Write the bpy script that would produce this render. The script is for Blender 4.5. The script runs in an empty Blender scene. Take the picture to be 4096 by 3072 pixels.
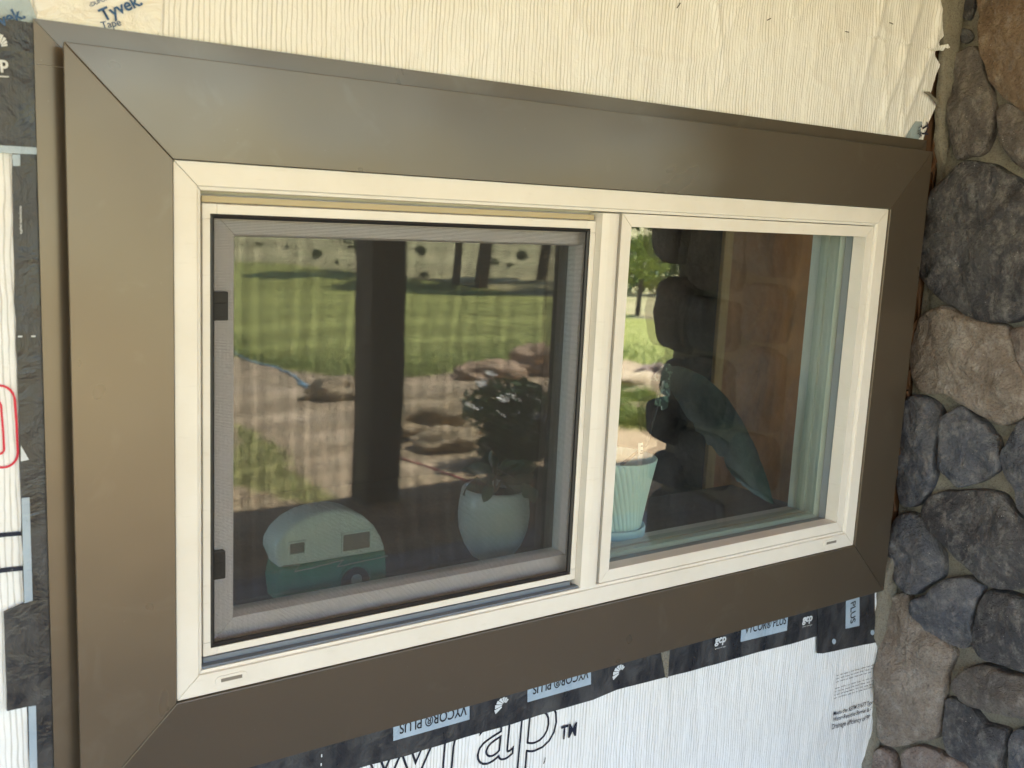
import bpy, bmesh, math, random
from mathutils import Vector, Matrix, noise
rnd = random.Random(7)
# ------------------------------------------------------------------ camera
FPX = 4085.774
CAM = Vector((-0.3268, -1.0835, 1.55))
AX = Vector((0.81962389, -0.57094241, 0.04734379))      # camera right, in world axes
AY = Vector((-0.05557331, -0.16148300, -0.98530952))    # camera down
AZ = Vector((0.57020021, 0.80495217, -0.16408448))      # camera forward
scene = bpy.context.scene
cd = bpy.data.cameras.new('camera'); cam = bpy.data.objects.new('camera', cd)
scene.collection.objects.link(cam); scene.camera = cam
cd.sensor_width = 36.0; cd.lens = FPX/4096*36; cd.clip_start = 0.02; cd.clip_end = 2000
M = Matrix(((AX.x, -AY.x, -AZ.x), (AX.y, -AY.y, -AZ.y), (AX.z, -AY.z, -AZ.z))).to_4x4()
M.translation = CAM; cam.matrix_world = M
cd.dof.use_dof = True; cd.dof.focus_distance = 1.5; cd.dof.aperture_fstop = 8
# ------------------------------------------------------------------ light
SUN_EL, SUN_AZ = 58.0, 12.0        # azimuth: degrees from +X towards -Y
w = bpy.data.worlds.new('World'); scene.world = w; w.use_nodes = True
nt = w.node_tree; bg = nt.nodes['Background']
sky = nt.nodes.new('ShaderNodeTexSky'); sky.sky_type = 'NISHITA'; sky.sun_disc = False
sd = Vector((math.cos(math.radians(SUN_EL))*math.cos(math.radians(SUN_AZ)), -math.cos(math.radians(SUN_EL))*math.sin(math.radians(SUN_AZ)), math.sin(math.radians(SUN_EL))))
sky.sun_elevation = math.radians(SUN_EL); sky.sun_rotation = math.atan2(sd.x, sd.y)
sky.air_density = 1.0; sky.dust_density = 0.6; sky.ozone_density = 2.0
nt.links.new(sky.outputs[0], bg.inputs[0]); bg.inputs[1].default_value = 0.15
sl = bpy.data.lights.new('sun', 'SUN'); so = bpy.data.objects.new('sun', sl); scene.collection.objects.link(so)
sl.energy = 4.6; sl.angle = math.radians(0.53); sl.color = (1.0, 0.94, 0.84)
so.rotation_euler = sd.to_track_quat('Z', 'Y').to_euler(); so.location = (6, -6, 10)
vs = scene.view_settings; vs.view_transform = 'Standard'; vs.look = 'None'; vs.gamma = 1; vs.exposure = 2.85
scene.render.resolution_x = 1024; scene.render.resolution_y = 768
scene.cycles.max_bounces = 10; scene.cycles.diffuse_bounces = 5; scene.cycles.glossy_bounces = 5
scene.cycles.transparent_max_bounces = 24

# ------------------------------------------------------------------ measuring helpers (a photo position to a point on a real surface)
def ray(px, py):
    a, b = px-2048.0, py-1536.0
    return AX*a + AY*b + AZ*FPX
def W(px, py, y=0.0):
    d = ray(px, py); return CAM + d*((y-CAM.y)/d.y)
def WX(px, py, x):
    d = ray(px, py); return CAM + d*((x-CAM.x)/d.x)
def terrain(x, y):
    Y = -y
    h = 0.0
    if Y > 4.6: h -= 0.06*(min(Y, 34)-4.6)
    if Y > 56: 
        t = Y-56; h += 0.055*t + 0.00022*t*t
    if Y > 5:
        k = min(1, (Y-5)/6); k2 = min(1, max(0, (Y-45)/20))
        h += k*0.10*noise.noise(Vector((x*0.22, y*0.22, 3.1))) + k2*1.2*noise.noise(Vector((x*0.03, y*0.03, 8.0)))
    h += 0.012*noise.noise(Vector((x*2.1, y*2.1, 1.0)))*min(1, max(0, (Y-4.2)))
    return h
def seen(px, py, gy=0.04):
    """ground point of the yard that the pane at depth gy mirrors"""
    p = W(px, py, gy); d = ray(px, py); d.y = -d.y; d.normalize()
    t = 0.0
    prev = p.copy()
    while t < 300:
        t += 0.03 + t*0.002
        q = p + d*t
        if q.z <= terrain(q.x, q.y): return Vector((q.x, q.y, terrain(q.x, q.y)))
    return p + d*120
def seenY(px, py, gy, y):
    p = W(px, py, gy); d = ray(px, py); d.y = -d.y
    return p + d*((y-p.y)/d.y)
# ------------------------------------------------------------------ object helpers
def link(o): scene.collection.objects.link(o); return o
def tag(o, label=None, cat=None, group=None, kind=None):
    if label: o['label'] = label
    if cat: o['category'] = cat
    if group: o['group'] = group
    if kind: o['kind'] = kind
    return o
def thing(name, loc, label, cat, group=None):
    o = bpy.data.objects.new(name, None); o.location = loc; o.empty_display_size = 0.05
    link(o); o.matrix_world = Matrix.Translation(loc)
    return tag(o, label, cat, group)
def mesh_obj(name, verts, faces, mat, parent=None, smooth=False):
    me = bpy.data.meshes.new(name); me.from_pydata([tuple(v) for v in verts], [], faces); me.update()
    if smooth:
        for p in me.polygons: p.use_smooth = True
    me.materials.append(mat)
    o = link(bpy.data.objects.new(name, me))
    if parent:
        o.parent = parent
        off = Vector((0, 0, 0)); q = parent
        while q: off += q.location; q = q.parent
        me.transform(Matrix.Translation(-off))
    return o
class MB:
    def __init__(s): s.v = []; s.f = []
    def add(s, vs_, fs):
        n = len(s.v); s.v += [Vector(v) for v in vs_]; s.f += [tuple(i+n for i in f) for f in fs]
    def box(s, x0, x1, y0, y1, z0, z1):
        s.add([(x0,y0,z0),(x1,y0,z0),(x1,y1,z0),(x0,y1,z0),(x0,y0,z1),(x1,y0,z1),(x1,y1,z1),(x0,y1,z1)],
              [(0,3,2,1),(4,5,6,7),(0,1,5,4),(1,2,6,5),(2,3,7,6),(3,0,4,7)])
    def tube(s, pts, rad, n=8, cap=True):
        pts = [Vector(p) for p in pts]
        if not hasattr(rad, '__len__'): rad = [rad]*len(pts)
        base = len(s.v); up = Vector((0.13, 0.21, 1)).normalized()
        for i, p in enumerate(pts):
            t = (pts[min(i+1, len(pts)-1)]-pts[max(i-1, 0)]).normalized()
            a = t.cross(up); a = a.normalized() if a.length > 1e-4 else Vector((1, 0, 0)); b = t.cross(a)
            for k in range(n):
                c = 2*math.pi*k/n; s.v.append(p + (a*math.cos(c)+b*math.sin(c))*rad[i])
        for i in range(len(pts)-1):
            for k in range(n):
                k2 = (k+1) % n; s.f.append((base+i*n+k, base+i*n+k2, base+(i+1)*n+k2, base+(i+1)*n+k))
        if cap:
            s.f.append(tuple(base+k for k in range(n))); s.f.append(tuple(base+(len(pts)-1)*n+k for k in reversed(range(n))))
    def build(s, name, mat, parent=None, smooth=False, bevel=0, fix=True):
        o = mesh_obj(name, s.v, s.f, mat, parent, smooth)
        if fix:
            bm = bmesh.new(); bm.from_mesh(o.data); bmesh.ops.recalc_face_normals(bm, faces=bm.faces); bm.to_mesh(o.data); bm.free()
        if bevel:
            m = o.modifiers.new('b', 'BEVEL'); m.width = bevel; m.segments = 2; m.limit_method = 'ANGLE'; m.angle_limit = math.radians(35)
        return o
# ------------------------------------------------------------------ materials
def mat(name, col=(0.5,0.5,0.5), rough=0.6, spec=0.5, metal=0.0):
    m = bpy.data.materials.new(name); m.use_nodes = True
    b = m.node_tree.nodes['Principled BSDF']
    b.inputs['Base Color'].default_value = (*col, 1); b.inputs['Roughness'].default_value = rough
    b.inputs['Specular IOR Level'].default_value = spec; b.inputs['Metallic'].default_value = metal
    return m
class N:
    """node shorthand on a material"""
    def __init__(s, m): s.m = m; s.t = m.node_tree; s.b = s.t.nodes['Principled BSDF']; s.co = s.t.nodes.new('ShaderNodeTexCoord').outputs['Object']
    def n(s, ty, **k):
        x = s.t.nodes.new(ty)
        for a, v in k.items():
            if a in x.inputs.keys() if isinstance(a, str) and hasattr(x.inputs, 'keys') else False: x.inputs[a].default_value = v
            else: setattr(x, a, v)
        return x
    def l(s, a, b): s.t.links.new(a, b)
    def mapping(s, scale, rot=(0,0,0)):
        x = s.t.nodes.new('ShaderNodeMapping'); x.inputs['Scale'].default_value = scale; x.inputs['Rotation'].default_value = rot
        s.l(s.co, x.inputs[0]); return x.outputs[0]
    def noise(s, scale, detail=3, rough=0.5, vec=None, dist=0.0):
        x = s.t.nodes.new('ShaderNodeTexNoise'); x.inputs['Scale'].default_value = scale; x.inputs['Detail'].default_value = detail
        x.inputs['Roughness'].default_value = rough; x.inputs['Distortion'].default_value = dist
        s.l(vec if vec else s.co, x.inputs['Vector']); return x.outputs['Fac']
    def vor(s, scale, vec=None, feature='F1'):
        x = s.t.nodes.new('ShaderNodeTexVoronoi'); x.feature = feature; x.inputs['Scale'].default_value = scale
        s.l(vec if vec else s.co, x.inputs['Vector']); return x.outputs['Distance']
    def ramp(s, fac, stops):
        x = s.t.nodes.new('ShaderNodeValToRGB'); e = x.color_ramp.elements
        while len(e) > 1: e.remove(e[-1])
        for i, (p, c) in enumerate(stops):
            c = (c, c, c, 1) if not hasattr(c, '__len__') else (*c, 1)[:4]
            if i == 0: e[0].position = p; e[0].color = c
            else: q = e.new(p); q.color = c
        s.l(fac, x.inputs[0]); return x.outputs[0]
    def mix(s, fac, a, b, mode='MIX'):
        x = s.t.nodes.new('ShaderNodeMix'); x.data_type = 'RGBA'; x.blend_type = mode
        for sock, v in ((x.inputs[0], fac), (x.inputs[6], a), (x.inputs[7], b)):
            if hasattr(v, 'is_linked') or hasattr(v, 'node'): s.l(v, sock)
            elif hasattr(v, '__len__'): sock.default_value = (*v, 1)[:4]
            else: sock.default_value = v
        return x.outputs[2]
    def math(s, op, a, b=None, c=None):
        x = s.t.nodes.new('ShaderNodeMath'); x.operation = op
        for i, v in enumerate((a, b, c)):
            if v is None: continue
            if hasattr(v, 'node'): s.l(v, x.inputs[i])
            else: x.inputs[i].default_value = v
        return x.outputs[0]
    def col(s, v): s.l(v, s.b.inputs['Base Color'])
    def rough(s, v): s.l(v, s.b.inputs['Roughness'])
    def bump(s, h, strength=0.3, dist=0.01, chain=None):
        x = s.t.nodes.new('ShaderNodeBump'); x.inputs['Strength'].default_value = strength; x.inputs['Distance'].default_value = dist
        s.l(h, x.inputs['Height'])
        if chain: s.l(chain, x.inputs['Normal'])
        s.l(x.outputs[0], s.b.inputs['Normal']); return x.outputs[0]
def add_(a, b): pass

MT = {}
def m_trim(tv, nm):
    m = mat(nm, (0.125,0.098,0.064), 0.25, 0.8, 0.52); n = N(m)
    c = n.noise(5.0, 3, 0.5); cc = n.mix(c, (0.118,0.095,0.069), (0.133,0.107,0.078)); cc = n.mix(n.ramp(n.noise(11.0, 4, 0.6, dist=1.2), [(0.60, 0.0), (0.74, 0.16)]), cc, (0.22,0.20,0.165)); cc = n.mix(n.math('MULTIPLY', n.ramp(n.vor(95.0), [(0.0, 0.5), (0.03, 0.5), (0.05, 0.0)]), n.ramp(n.noise(17.0, 1), [(0.60, 0.0), (0.63, 1.0)])), cc, (0.35,0.33,0.29)); n.col(cc)
    # smudges and dust left by hands
    s1 = n.noise(7.0, 3, 0.55, dist=0.6); n.rough(n.ramp(s1, [(0.3, 0.27), (0.75, 0.31)]))
    n.b.inputs['Anisotropic'].default_value = 0.65; cv = n.t.nodes.new('ShaderNodeCombineXYZ')
    for i_ in range(3): cv.inputs[i_].default_value = tv[i_]
    n.l(cv.outputs[0], n.b.inputs['Tangent'])
    w1 = n.noise(3.2, 2, 0.5); n.bump(w1, 0.20, 0.03)
    return m
def m_vinyl():
    m = mat('cream_vinyl', (0.72,0.66,0.52), 0.42, 0.45); n = N(m)
    a = n.noise(9.0, 4, 0.6); c = n.mix(n.ramp(a, [(0.35, 0.0), (0.7, 1.0)]), (0.76,0.73,0.67), (0.70,0.665,0.595))
    sp = n.ramp(n.vor(75.0), [(0.0, 1.0), (0.022, 1.0), (0.034, 0.0)])
    keep = n.ramp(n.noise(21.0, 1, 0.5), [(0.54, 0.0), (0.57, 1.0)])
    c = n.mix(n.math('MULTIPLY', sp, keep), c, (0.16,0.10,0.05))
    st = n.noise(1.0, 4, 0.6, n.mapping((30, 30, 190))); c = n.mix(n.ramp(st, [(0.62, 0.0), (0.82, 0.30)]), c, (0.42,0.37,0.29))
    c = n.mix(n.ramp(n.noise(1.0, 4, 0.65, n.mapping((3, 3, 60))), [(0.62, 0.0), (0.78, 0.12)]), c, (0.50,0.44,0.33))
    n.col(c); n.bump(n.noise(140, 3, 0.5), 0.04, 0.002)
    return m
def m_wrap():
    m = mat('house_wrap_fabric', (0.80,0.79,0.74), 0.55, 0.3); n = N(m)
    warp = n.noise(7.0, 2, 0.5)
    mp = n.t.nodes.new('ShaderNodeVectorMath'); mp.operation = 'ADD'
    sc = n.t.nodes.new('ShaderNodeCombineXYZ'); n.l(n.math('MULTIPLY', n.math('SUBTRACT', warp, 0.5), 0.035), sc.inputs[0])
    n.l(n.co, mp.inputs[0]); n.l(sc.outputs[0], mp.inputs[1])
    def mp2(scale):
        x = n.t.nodes.new('ShaderNodeMapping'); x.inputs['Scale'].default_value = scale; n.l(mp.outputs[0], x.inputs[0]); return x.outputs[0]
    sx = n.t.nodes.new('ShaderNodeSeparateXYZ'); n.l(n.co, sx.inputs[0])
    wob = n.math('ADD', n.math('MULTIPLY', n.noise(1.0, 3, 0.6, n.mapping((14, 0, 5))), 15.0), n.math('MULTIPLY', n.noise(1.0, 2, 0.6, n.mapping((70, 0, 22))), 3.2))
    ph = n.math('ADD', n.math('MULTIPLY', sx.outputs[0], 1090.0), wob)
    sn = n.math('SINE', ph)
    brk = n.noise(1.0, 3, 0.6, n.mapping((60, 0, 9)))
    line = n.ramp(n.math('ADD', n.math('ADD', n.math('MULTIPLY', sn, 0.5), 0.5), n.math('MULTIPLY', n.math('SUBTRACT', brk, 0.5), 0.9)), [(0.02, 0.0), (0.24, 1.0)])
    ribs2 = n.noise(1.0, 3, 0.6, mp2((130, 0.0, 9)))
    weave = n.noise(1.0, 1, 0.5, mp2((500, 0, 500)))
    big = n.noise(6.0, 3, 0.55)
    c = n.mix(n.ramp(big, [(0.35, 0.0), (0.75, 1.0)]), (0.83,0.855,0.88), (0.80,0.805,0.80))
    c = n.mix(n.math('SUBTRACT', 1.0, line), c, n.mix(0.42, c, (0.28,0.26,0.23)))  # contact shade of the creases, painted into the colour as thin dark lines
    dirt = n.ramp(n.noise(2.3, 5, 0.62), [(0.60, 0.0), (0.76, 0.35)]); c = n.mix(dirt, c, (0.52,0.44,0.30))
    n.col(c)
    b = n.bump(n.noise(1.0, 3, 0.55, mp2((45, 0, 9))), 0.35, 0.010)
    b = n.bump(line, 0.35, 0.0011, b); b = n.bump(ribs2, 0.30, 0.003, b); b = n.bump(n.noise(55, 4, 0.65, dist=0.8), 0.22, 0.006, b); n.bump(weave, 0.25, 0.0008, b)
    return m
def m_flash(name='black_flashing_tape', c1=(0.018,0.020,0.026), c2=(0.060,0.062,0.068)):
    m = mat(name, c1, 0.34, 0.5); n = N(m)
    a = n.noise(1.0, 5, 0.6, n.mapping((30, 30, 14))); c = n.mix(n.ramp(a, [(0.42, 0.0), (0.68, 1.0)]), c1, c2)
    c = n.mix(n.ramp(n.noise(60.0, 4, 0.7), [(0.64, 0.0), (0.80, 0.4)]), c, (0.14,0.12,0.095))
    n.col(c); n.rough(n.ramp(a, [(0.3, 0.22), (0.7, 0.55)]))
    b = n.bump(n.noise(34, 4, 0.6, dist=0.5), 0.55, 0.006); n.bump(n.noise(1.0, 3, 0.5, n.mapping((240, 1, 20))), 0.3, 0.0015, b)
    return m
def m_print(name, c, cover=0.32):
    m = mat(name, c, 0.55, 0.3); n = N(m)
    n.col(n.mix(n.ramp(n.noise(330, 3, 0.6), [(0.60, 0.0), (0.72, cover)]), c, (0.55,0.55,0.52))); return m
def m_stone(name, c1, c2, c3):
    m = mat(name, c1, 0.72, 0.3); n = N(m)
    info = n.t.nodes.new('ShaderNodeObjectInfo').outputs['Random']
    a = n.noise(9.0, 6, 0.6, dist=0.5); b_ = n.noise(34.0, 6, 0.68)
    c = n.mix(n.ramp(a, [(0.38, 0.0), (0.66, 1.0)]), c1, c2)
    c = n.mix(n.ramp(b_, [(0.50, 0.0), (0.72, 0.90)]), c, c3)
    c = n.mix(n.ramp(n.noise(1.0, 5, 0.65, n.mapping((70, 70, 45), (0.6, 0, 0))), [(0.52, 0.0), (0.70, 0.5)]), c, (0.30,0.28,0.27))
    c = n.mix(n.ramp(n.noise(260, 3, 0.6), [(0.35, 0.32), (0.5, 0.0)]), c, (0.03,0.03,0.035))
    sp = n.math('MULTIPLY', n.ramp(n.vor(170.0), [(0.0, 1.0), (0.07, 1.0), (0.1, 0.0)]), n.ramp(n.noise(45, 1), [(0.60, 0.0), (0.63, 1.0)]))
    c = n.mix(sp, c, (0.75,0.74,0.70))
    n.col(c); n.rough(n.ramp(b_, [(0.3, 0.55), (0.7, 0.85)]))
    k = n.bump(n.noise(15, 6, 0.66, dist=0.6), 1.0, 0.022); k = n.bump(n.noise(48, 5, 0.7, dist=0.7), 0.9, 0.007, k)
    n.bump(n.noise(430, 4, 0.7), 0.5, 0.0012, k)
    return m
def m_mortar():
    m = mat('mortar', (0.30,0.27,0.21), 0.95, 0.1); n = N(m)
    c = n.mix(n.noise(26, 5, 0.65), (0.16,0.15,0.125), (0.30,0.28,0.23)); c = n.mix(n.ramp(n.noise(300, 3, 0.6), [(0.36, 0.45), (0.5, 0.0)]), c, (0.10,0.09,0.07))
    n.col(c); k = n.bump(n.noise(30, 4, 0.6), 0.7, 0.012); n.bump(n.noise(420, 3, 0.7), 0.9, 0.0022, k); return m
def m_wood(name, c1, c2, axis_scale, rough=0.5):
    m = mat(name, c1, rough, 0.35); n = N(m)
    a = n.noise(1.0, 5, 0.62, n.mapping(axis_scale), 0.7); n.col(n.mix(n.ramp(a, [(0.32, 0.0), (0.68, 1.0)]), c1, c2))
    n.bump(a, 0.12, 0.003); return m
def m_glass():
    m = bpy.data.materials.new('window_glass'); m.use_nodes = True; t = m.node_tree; t.nodes.clear()
    out = t.nodes.new('ShaderNodeOutputMaterial'); mix = t.nodes.new('ShaderNodeMixShader')
    tr = t.nodes.new('ShaderNodeBsdfTransparent'); tr.inputs[0].default_value = (0.88,0.93,0.915,1)
    gl = t.nodes.new('ShaderNodeBsdfGlossy'); gl.inputs['Roughness'].default_value = 0.0; gl.inputs['Color'].default_value = (1,1,1,1)
    geo = t.nodes.new('ShaderNodeNewGeometry'); dp = t.nodes.new('ShaderNodeVectorMath'); dp.operation = 'DOT_PRODUCT'
    t.links.new(geo.outputs['Normal'], dp.inputs[0]); t.links.new(geo.outputs['Incoming'], dp.inputs[1])
    def mt(op, a, b=None):
        x = t.nodes.new('ShaderNodeMath'); x.operation = op
        for i, v in enumerate((a, b)):
            if v is None: continue
            if hasattr(v, 'node'): t.links.new(v, x.inputs[i])
            else: x.inputs[i].default_value = v
        return x.outputs[0]
    c = mt('ABSOLUTE', dp.outputs['Value']); p = mt('POWER', mt('SUBTRACT', 1.0, c), 5.0)
    f = mt('ADD', mt('MULTIPLY', p, 0.88), 0.125)         # both faces of one pane
    co = t.nodes.new('ShaderNodeTexCoord'); nz = t.nodes.new('ShaderNodeTexNoise'); nz.inputs['Scale'].default_value = 2.2; nz.inputs['Detail'].default_value = 1
    t.links.new(co.outputs['Object'], nz.inputs['Vector'])
    bp = t.nodes.new('ShaderNodeBump'); bp.inputs['Strength'].default_value = 0.05; bp.inputs['Distance'].default_value = 0.02
    t.links.new(nz.outputs['Fac'], bp.inputs['Height']); t.links.new(bp.outputs[0], gl.inputs['Normal'])
    # wiping haze on the pane: thin dust that scatters a little light
    df = t.nodes.new('ShaderNodeBsdfDiffuse'); df.inputs[0].default_value = (0.62,0.64,0.62,1)
    mp = t.nodes.new('ShaderNodeMapping'); mp.inputs['Scale'].default_value = (9, 9, 4); mp.inputs['Rotation'].default_value = (0, 0.5, 0); t.links.new(co.outputs['Object'], mp.inputs[0])
    n2 = t.nodes.new('ShaderNodeTexNoise'); n2.inputs['Scale'].default_value = 1.0; n2.inputs['Detail'].default_value = 4; n2.inputs['Distortion'].default_value = 1.6; t.links.new(mp.outputs[0], n2.inputs['Vector'])
    rp = t.nodes.new('ShaderNodeValToRGB'); rp.color_ramp.elements[0].position = 0.42; rp.color_ramp.elements[0].color = (0.001,)*3+(1,); rp.color_ramp.elements[1].position = 0.75; rp.color_ramp.elements[1].color = (0.016,)*3+(1,)
    t.links.new(n2.outputs['Fac'], rp.inputs[0])
    m2 = t.nodes.new('ShaderNodeMixShader')
    t.links.new(f, mix.inputs[0]); t.links.new(tr.outputs[0], mix.inputs[1]); t.links.new(gl.outputs[0], mix.inputs[2])
    t.links.new(rp.outputs[0], m2.inputs[0]); t.links.new(mix.outputs[0], m2.inputs[1]); t.links.new(df.outputs[0], m2.inputs[2])
    t.links.new(m2.outputs[0], out.inputs[0]); return m

TRIM = m_trim((0,0,1), 'brown_coil_metal_vertical'); TRIMH = m_trim((1,0,0), 'brown_coil_metal_horizontal'); VINYL = m_vinyl(); WRAP = m_wrap(); FLASH = m_flash(); GLASS = m_glass(); MORTAR = m_mortar()
BLACK = mat('black_plastic', (0.012,0.012,0.013), 0.45); MESHM = mat('charcoal_screen_thread', (0.040,0.038,0.036), 0.5, 0.4)
DARK = mat('dark_gap', (0.02,0.017,0.014), 0.8)
GASKET = mat('grey_track', (0.16,0.19,0.23), 0.4)
SHEATH = m_wood('brown_sheathing', (0.055,0.028,0.014), (0.14,0.07,0.032), (30, 30, 5), 0.8)
BLUE = m_print('blue_ink', (0.035,0.10,0.24)); NAVY = m_print('navy_ink', (0.012,0.016,0.035)); RED = m_print('red_ink', (0.62,0.03,0.06), 0.4)
WINK = m_print('white_ink', (0.62,0.66,0.70), 0.5); BLK = m_print('black_ink', (0.02,0.02,0.025), 0.25)
LABEL = m_flash('pale_blue_label', (0.33,0.42,0.52), (0.40,0.49,0.58)); 
CLEART = mat('clear_tape', (0.72,0.71,0.67), 0.22, 0.6); NC = N(CLEART); NC.bump(NC.noise(30, 4, 0.6, dist=1.0), 0.5, 0.006)
BLUET = mat('blue_tinted_tape', (0.34,0.42,0.47), 0.25, 0.6); NC = N(BLUET); NC.bump(NC.noise(40, 4, 0.6, dist=1.0), 0.4, 0.005)

# ================================================================== house wall and weather wrap
WY = 0.030
def wdisp(x, z):
    d = 0.0012*noise.noise(Vector((x*9, 0.3, z*3)))
    top = max(0.0, min(1.0, (z-1.70)/0.25))
    d += (0.25+top)*0.0035*noise.noise(Vector((x*5.5+z*1.5, 2.0, z*2.2)))
    # creases that run up from the corner by the stone wall
    r = 1-abs(noise.noise(Vector((x*16+z*3.5, 5.0, z*2.5))))*5
    low = 0.25 if z < 0.95 else 1.0
    if x > 0.95: d -= low*max(0, r)*0.0035*min(1, (x-0.95)/0.3)
    r2 = 1-abs(noise.noise(Vector((x*7-z*9, 9.0, z*5+x*3))))*9
    d -= low*max(0, r2)*0.0018
    if z > 1.7:
        for (cx_, cz_, sl_, w_) in CR:
            q = (x-cx_)-(z-cz_)*sl_; fz = max(0.0, 1-abs(z-cz_)/0.16)
            if abs(q) < 3*w_: d -= 0.0055*math.exp(-(q/w_)**2)*fz
    return d
CR = [(0.30,1.93,.3,.006),(0.52,1.98,.2,.008),(0.70,1.97,-.15,.007),(0.78,1.90,-.3,.006),(0.95,1.95,-.1,.007),(1.17,1.90,.25,.008),(1.25,1.86,.35,.009),(1.30,1.82,.4,.008),(1.33,1.92,.1,.006)]
def wy(x, z): return WY + wdisp(x, z)
edge_px = [(3801,0),(3794,97),(3786,122),(3762,143),(3742,165),(3722,201),(3752,204),(3752,262),(3735,322),(3724,360),(3712,385),(3738,420),(3722,455),(3706,487),(3690,540),(3680,590)]
edgeW = [(W(a, b, WY).z, W(a, b, WY).x) for a, b in edge_px]
edge2 = [(3500,2383),(3500,2572),(3502,2640),(3500,2767),(3497,2880),(3484,2989),(3472,3072),(3465,3200)]
edgeW += [(W(a, b, WY).z, W(a, b, WY).x) for a, b in edge2]
edgeW.sort()
def xedge(z):
    if z <= edgeW[0][0]: return edgeW[0][1]
    for (z0, x0), (z1, x1) in zip(edgeW, edgeW[1:]):
        if z0 <= z <= z1: return x0+(x1-x0)*(z-z0)/max(1e-6, z1-z0)
    return edgeW[-1][1]
wall = thing('house_wall', (0.6, WY+0.03, 0), 'house wall covered in white crinkled weather wrap around the window', 'wall')
OP = (0.004, 1.206, 0.996, 1.584)      # rough opening
def wall_with_hole(mb, x0, x1, z0, z1, y0, y1, op):
    a, b, c, d = op
    mb.box(x0, a, y0, y1, z0, z1); mb.box(b, x1, y0, y1, z0, z1); mb.box(a, b, y0, y1, z0, c); mb.box(a, b, y0, y1, d, z1)
mb = MB(); OP2 = (1.85, 2.90, 0.85, 2.10)  # second opening, added out of view to light the indoor door
wall_with_hole(mb, -9, 1.6, -0.1, 2.545, WY+0.008, WY+0.030, OP); wall_with_hole(mb, 1.6, 10, -0.1, 2.545, WY+0.008, WY+0.030, OP2); mb.build('sheathing', SHEATH, wall)
def wrap_sheet(x0, zr, nx, right=None, step=0.004):
    z0, z1 = zr; nz = int((z1-z0)/step); vs_, fs = [], []
    for j in range(nz+1):
        z = z0+(z1-z0)*j/nz; xr = xedge(z)+0.0015*noise.noise(Vector((z*90, 1, 1))) if right is None else right
        for i in range(nx+1):
            x = x0+(xr-x0)*i/nx; y = wy(x, z)
            if right is None and xr-x < 0.03: y -= (0.03-(xr-x))*0.22*max(0, 0.4+noise.noise(Vector((z*14, 4, 4))))
            vs_.append((x, y, z))
    for j in range(nz):
        for i in range(nx):
            a = j*(nx+1)+i; fs.append((a, a+1, a+nx+2, a+nx+1))
    return vs_, fs
def wrap_piece(lst, name='weather_wrap'):
    mb = MB()
    for v, f in lst: mb.add(v, f)
    return mb.build(name, WRAP, wall, smooth=True, fix=False)
wrap_piece([wrap_sheet(-0.6, (1.60, 2.25), 420)])
wrap_piece([wrap_sheet(-0.6, (0.30, 0.985), 420)])
wrap_piece([wrap_sheet(-0.6, (0.985, 1.60), 120, right=-0.02)])
mb = MB()
for (x0, x1, z0, z1) in ((-9, -0.6, 0.02, 2.51), (-0.6, 1.37, 2.25, 2.51), (-0.6, 1.36, 0.02, 0.30), (1.5, 1.85, 0.02, 2.51), (2.90, 10, 0.02, 2.51), (1.85, 2.90, 0.02, 0.85), (1.85, 2.90, 2.10, 2.51)): mb.box(x0, x1, WY-0.0005, WY+0.004, z0, z1)
mb.build('weather_wrap', WRAP, wall)
# brown building paper and torn bits in the gap beside the stones
mb = MB()
for k in range(26):
    z = 0.45+k*0.058+rnd.uniform(-.01, .01); x = 1.372+rnd.uniform(-0.008, 0.006)
    pts = [(x+rnd.uniform(-.006,.006), WY+0.004-rnd.uniform(0, .006), z+i*0.02) for i in range(4)]
    mb.tube(pts, [rnd.uniform(.001,.004) for _ in pts], 5)
mb.build('torn_paper', SHEATH, wall)

# ---- flat printed and taped pieces on the wall
def poly_sheet(name, pts, y, material, parent, thick=0.0006, onwrap=False):
    """pts: photo positions of the outline on the wall plane"""
    P = [W(a, b, y) for a, b in pts]
    mb = MB(); n = len(P); vs_ = []
    # densify so that the sheet follows the wrap
    Q = []
    for i in range(n):
        a, b = P[i], P[(i+1) % n]; m = max(1, int((b-a).length/0.012))
        for k in range(m): Q.append(a.lerp(b, k/m))
    bm = bmesh.new(); vv = [bm.verts.new(q) for q in Q]; f = bm.faces.new(vv)
    bmesh.ops.triangulate(bm, faces=[f]); bmesh.ops.recalc_face_normals(bm, faces=bm.faces)
    me_v = [v.co.copy() for v in bm.verts]; bm.verts.index_update(); me_f = [tuple(v.index for v in f.verts) for f in bm.faces]; bm.free()
    off = -0.0016 if onwrap else 0
    fr = [Vector((v.x, (wy(v.x, v.z)+off) if onwrap else v.y, v.z)) for v in me_v]
    fs = []
    for f in me_f:
        a, b, c = (fr[i] for i in f[:3]); fs.append(f if (b-a).cross(c-a).y < 0 else tuple(reversed(f)))
    o = mesh_obj(name, fr, fs, material, parent); 
    return o
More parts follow.
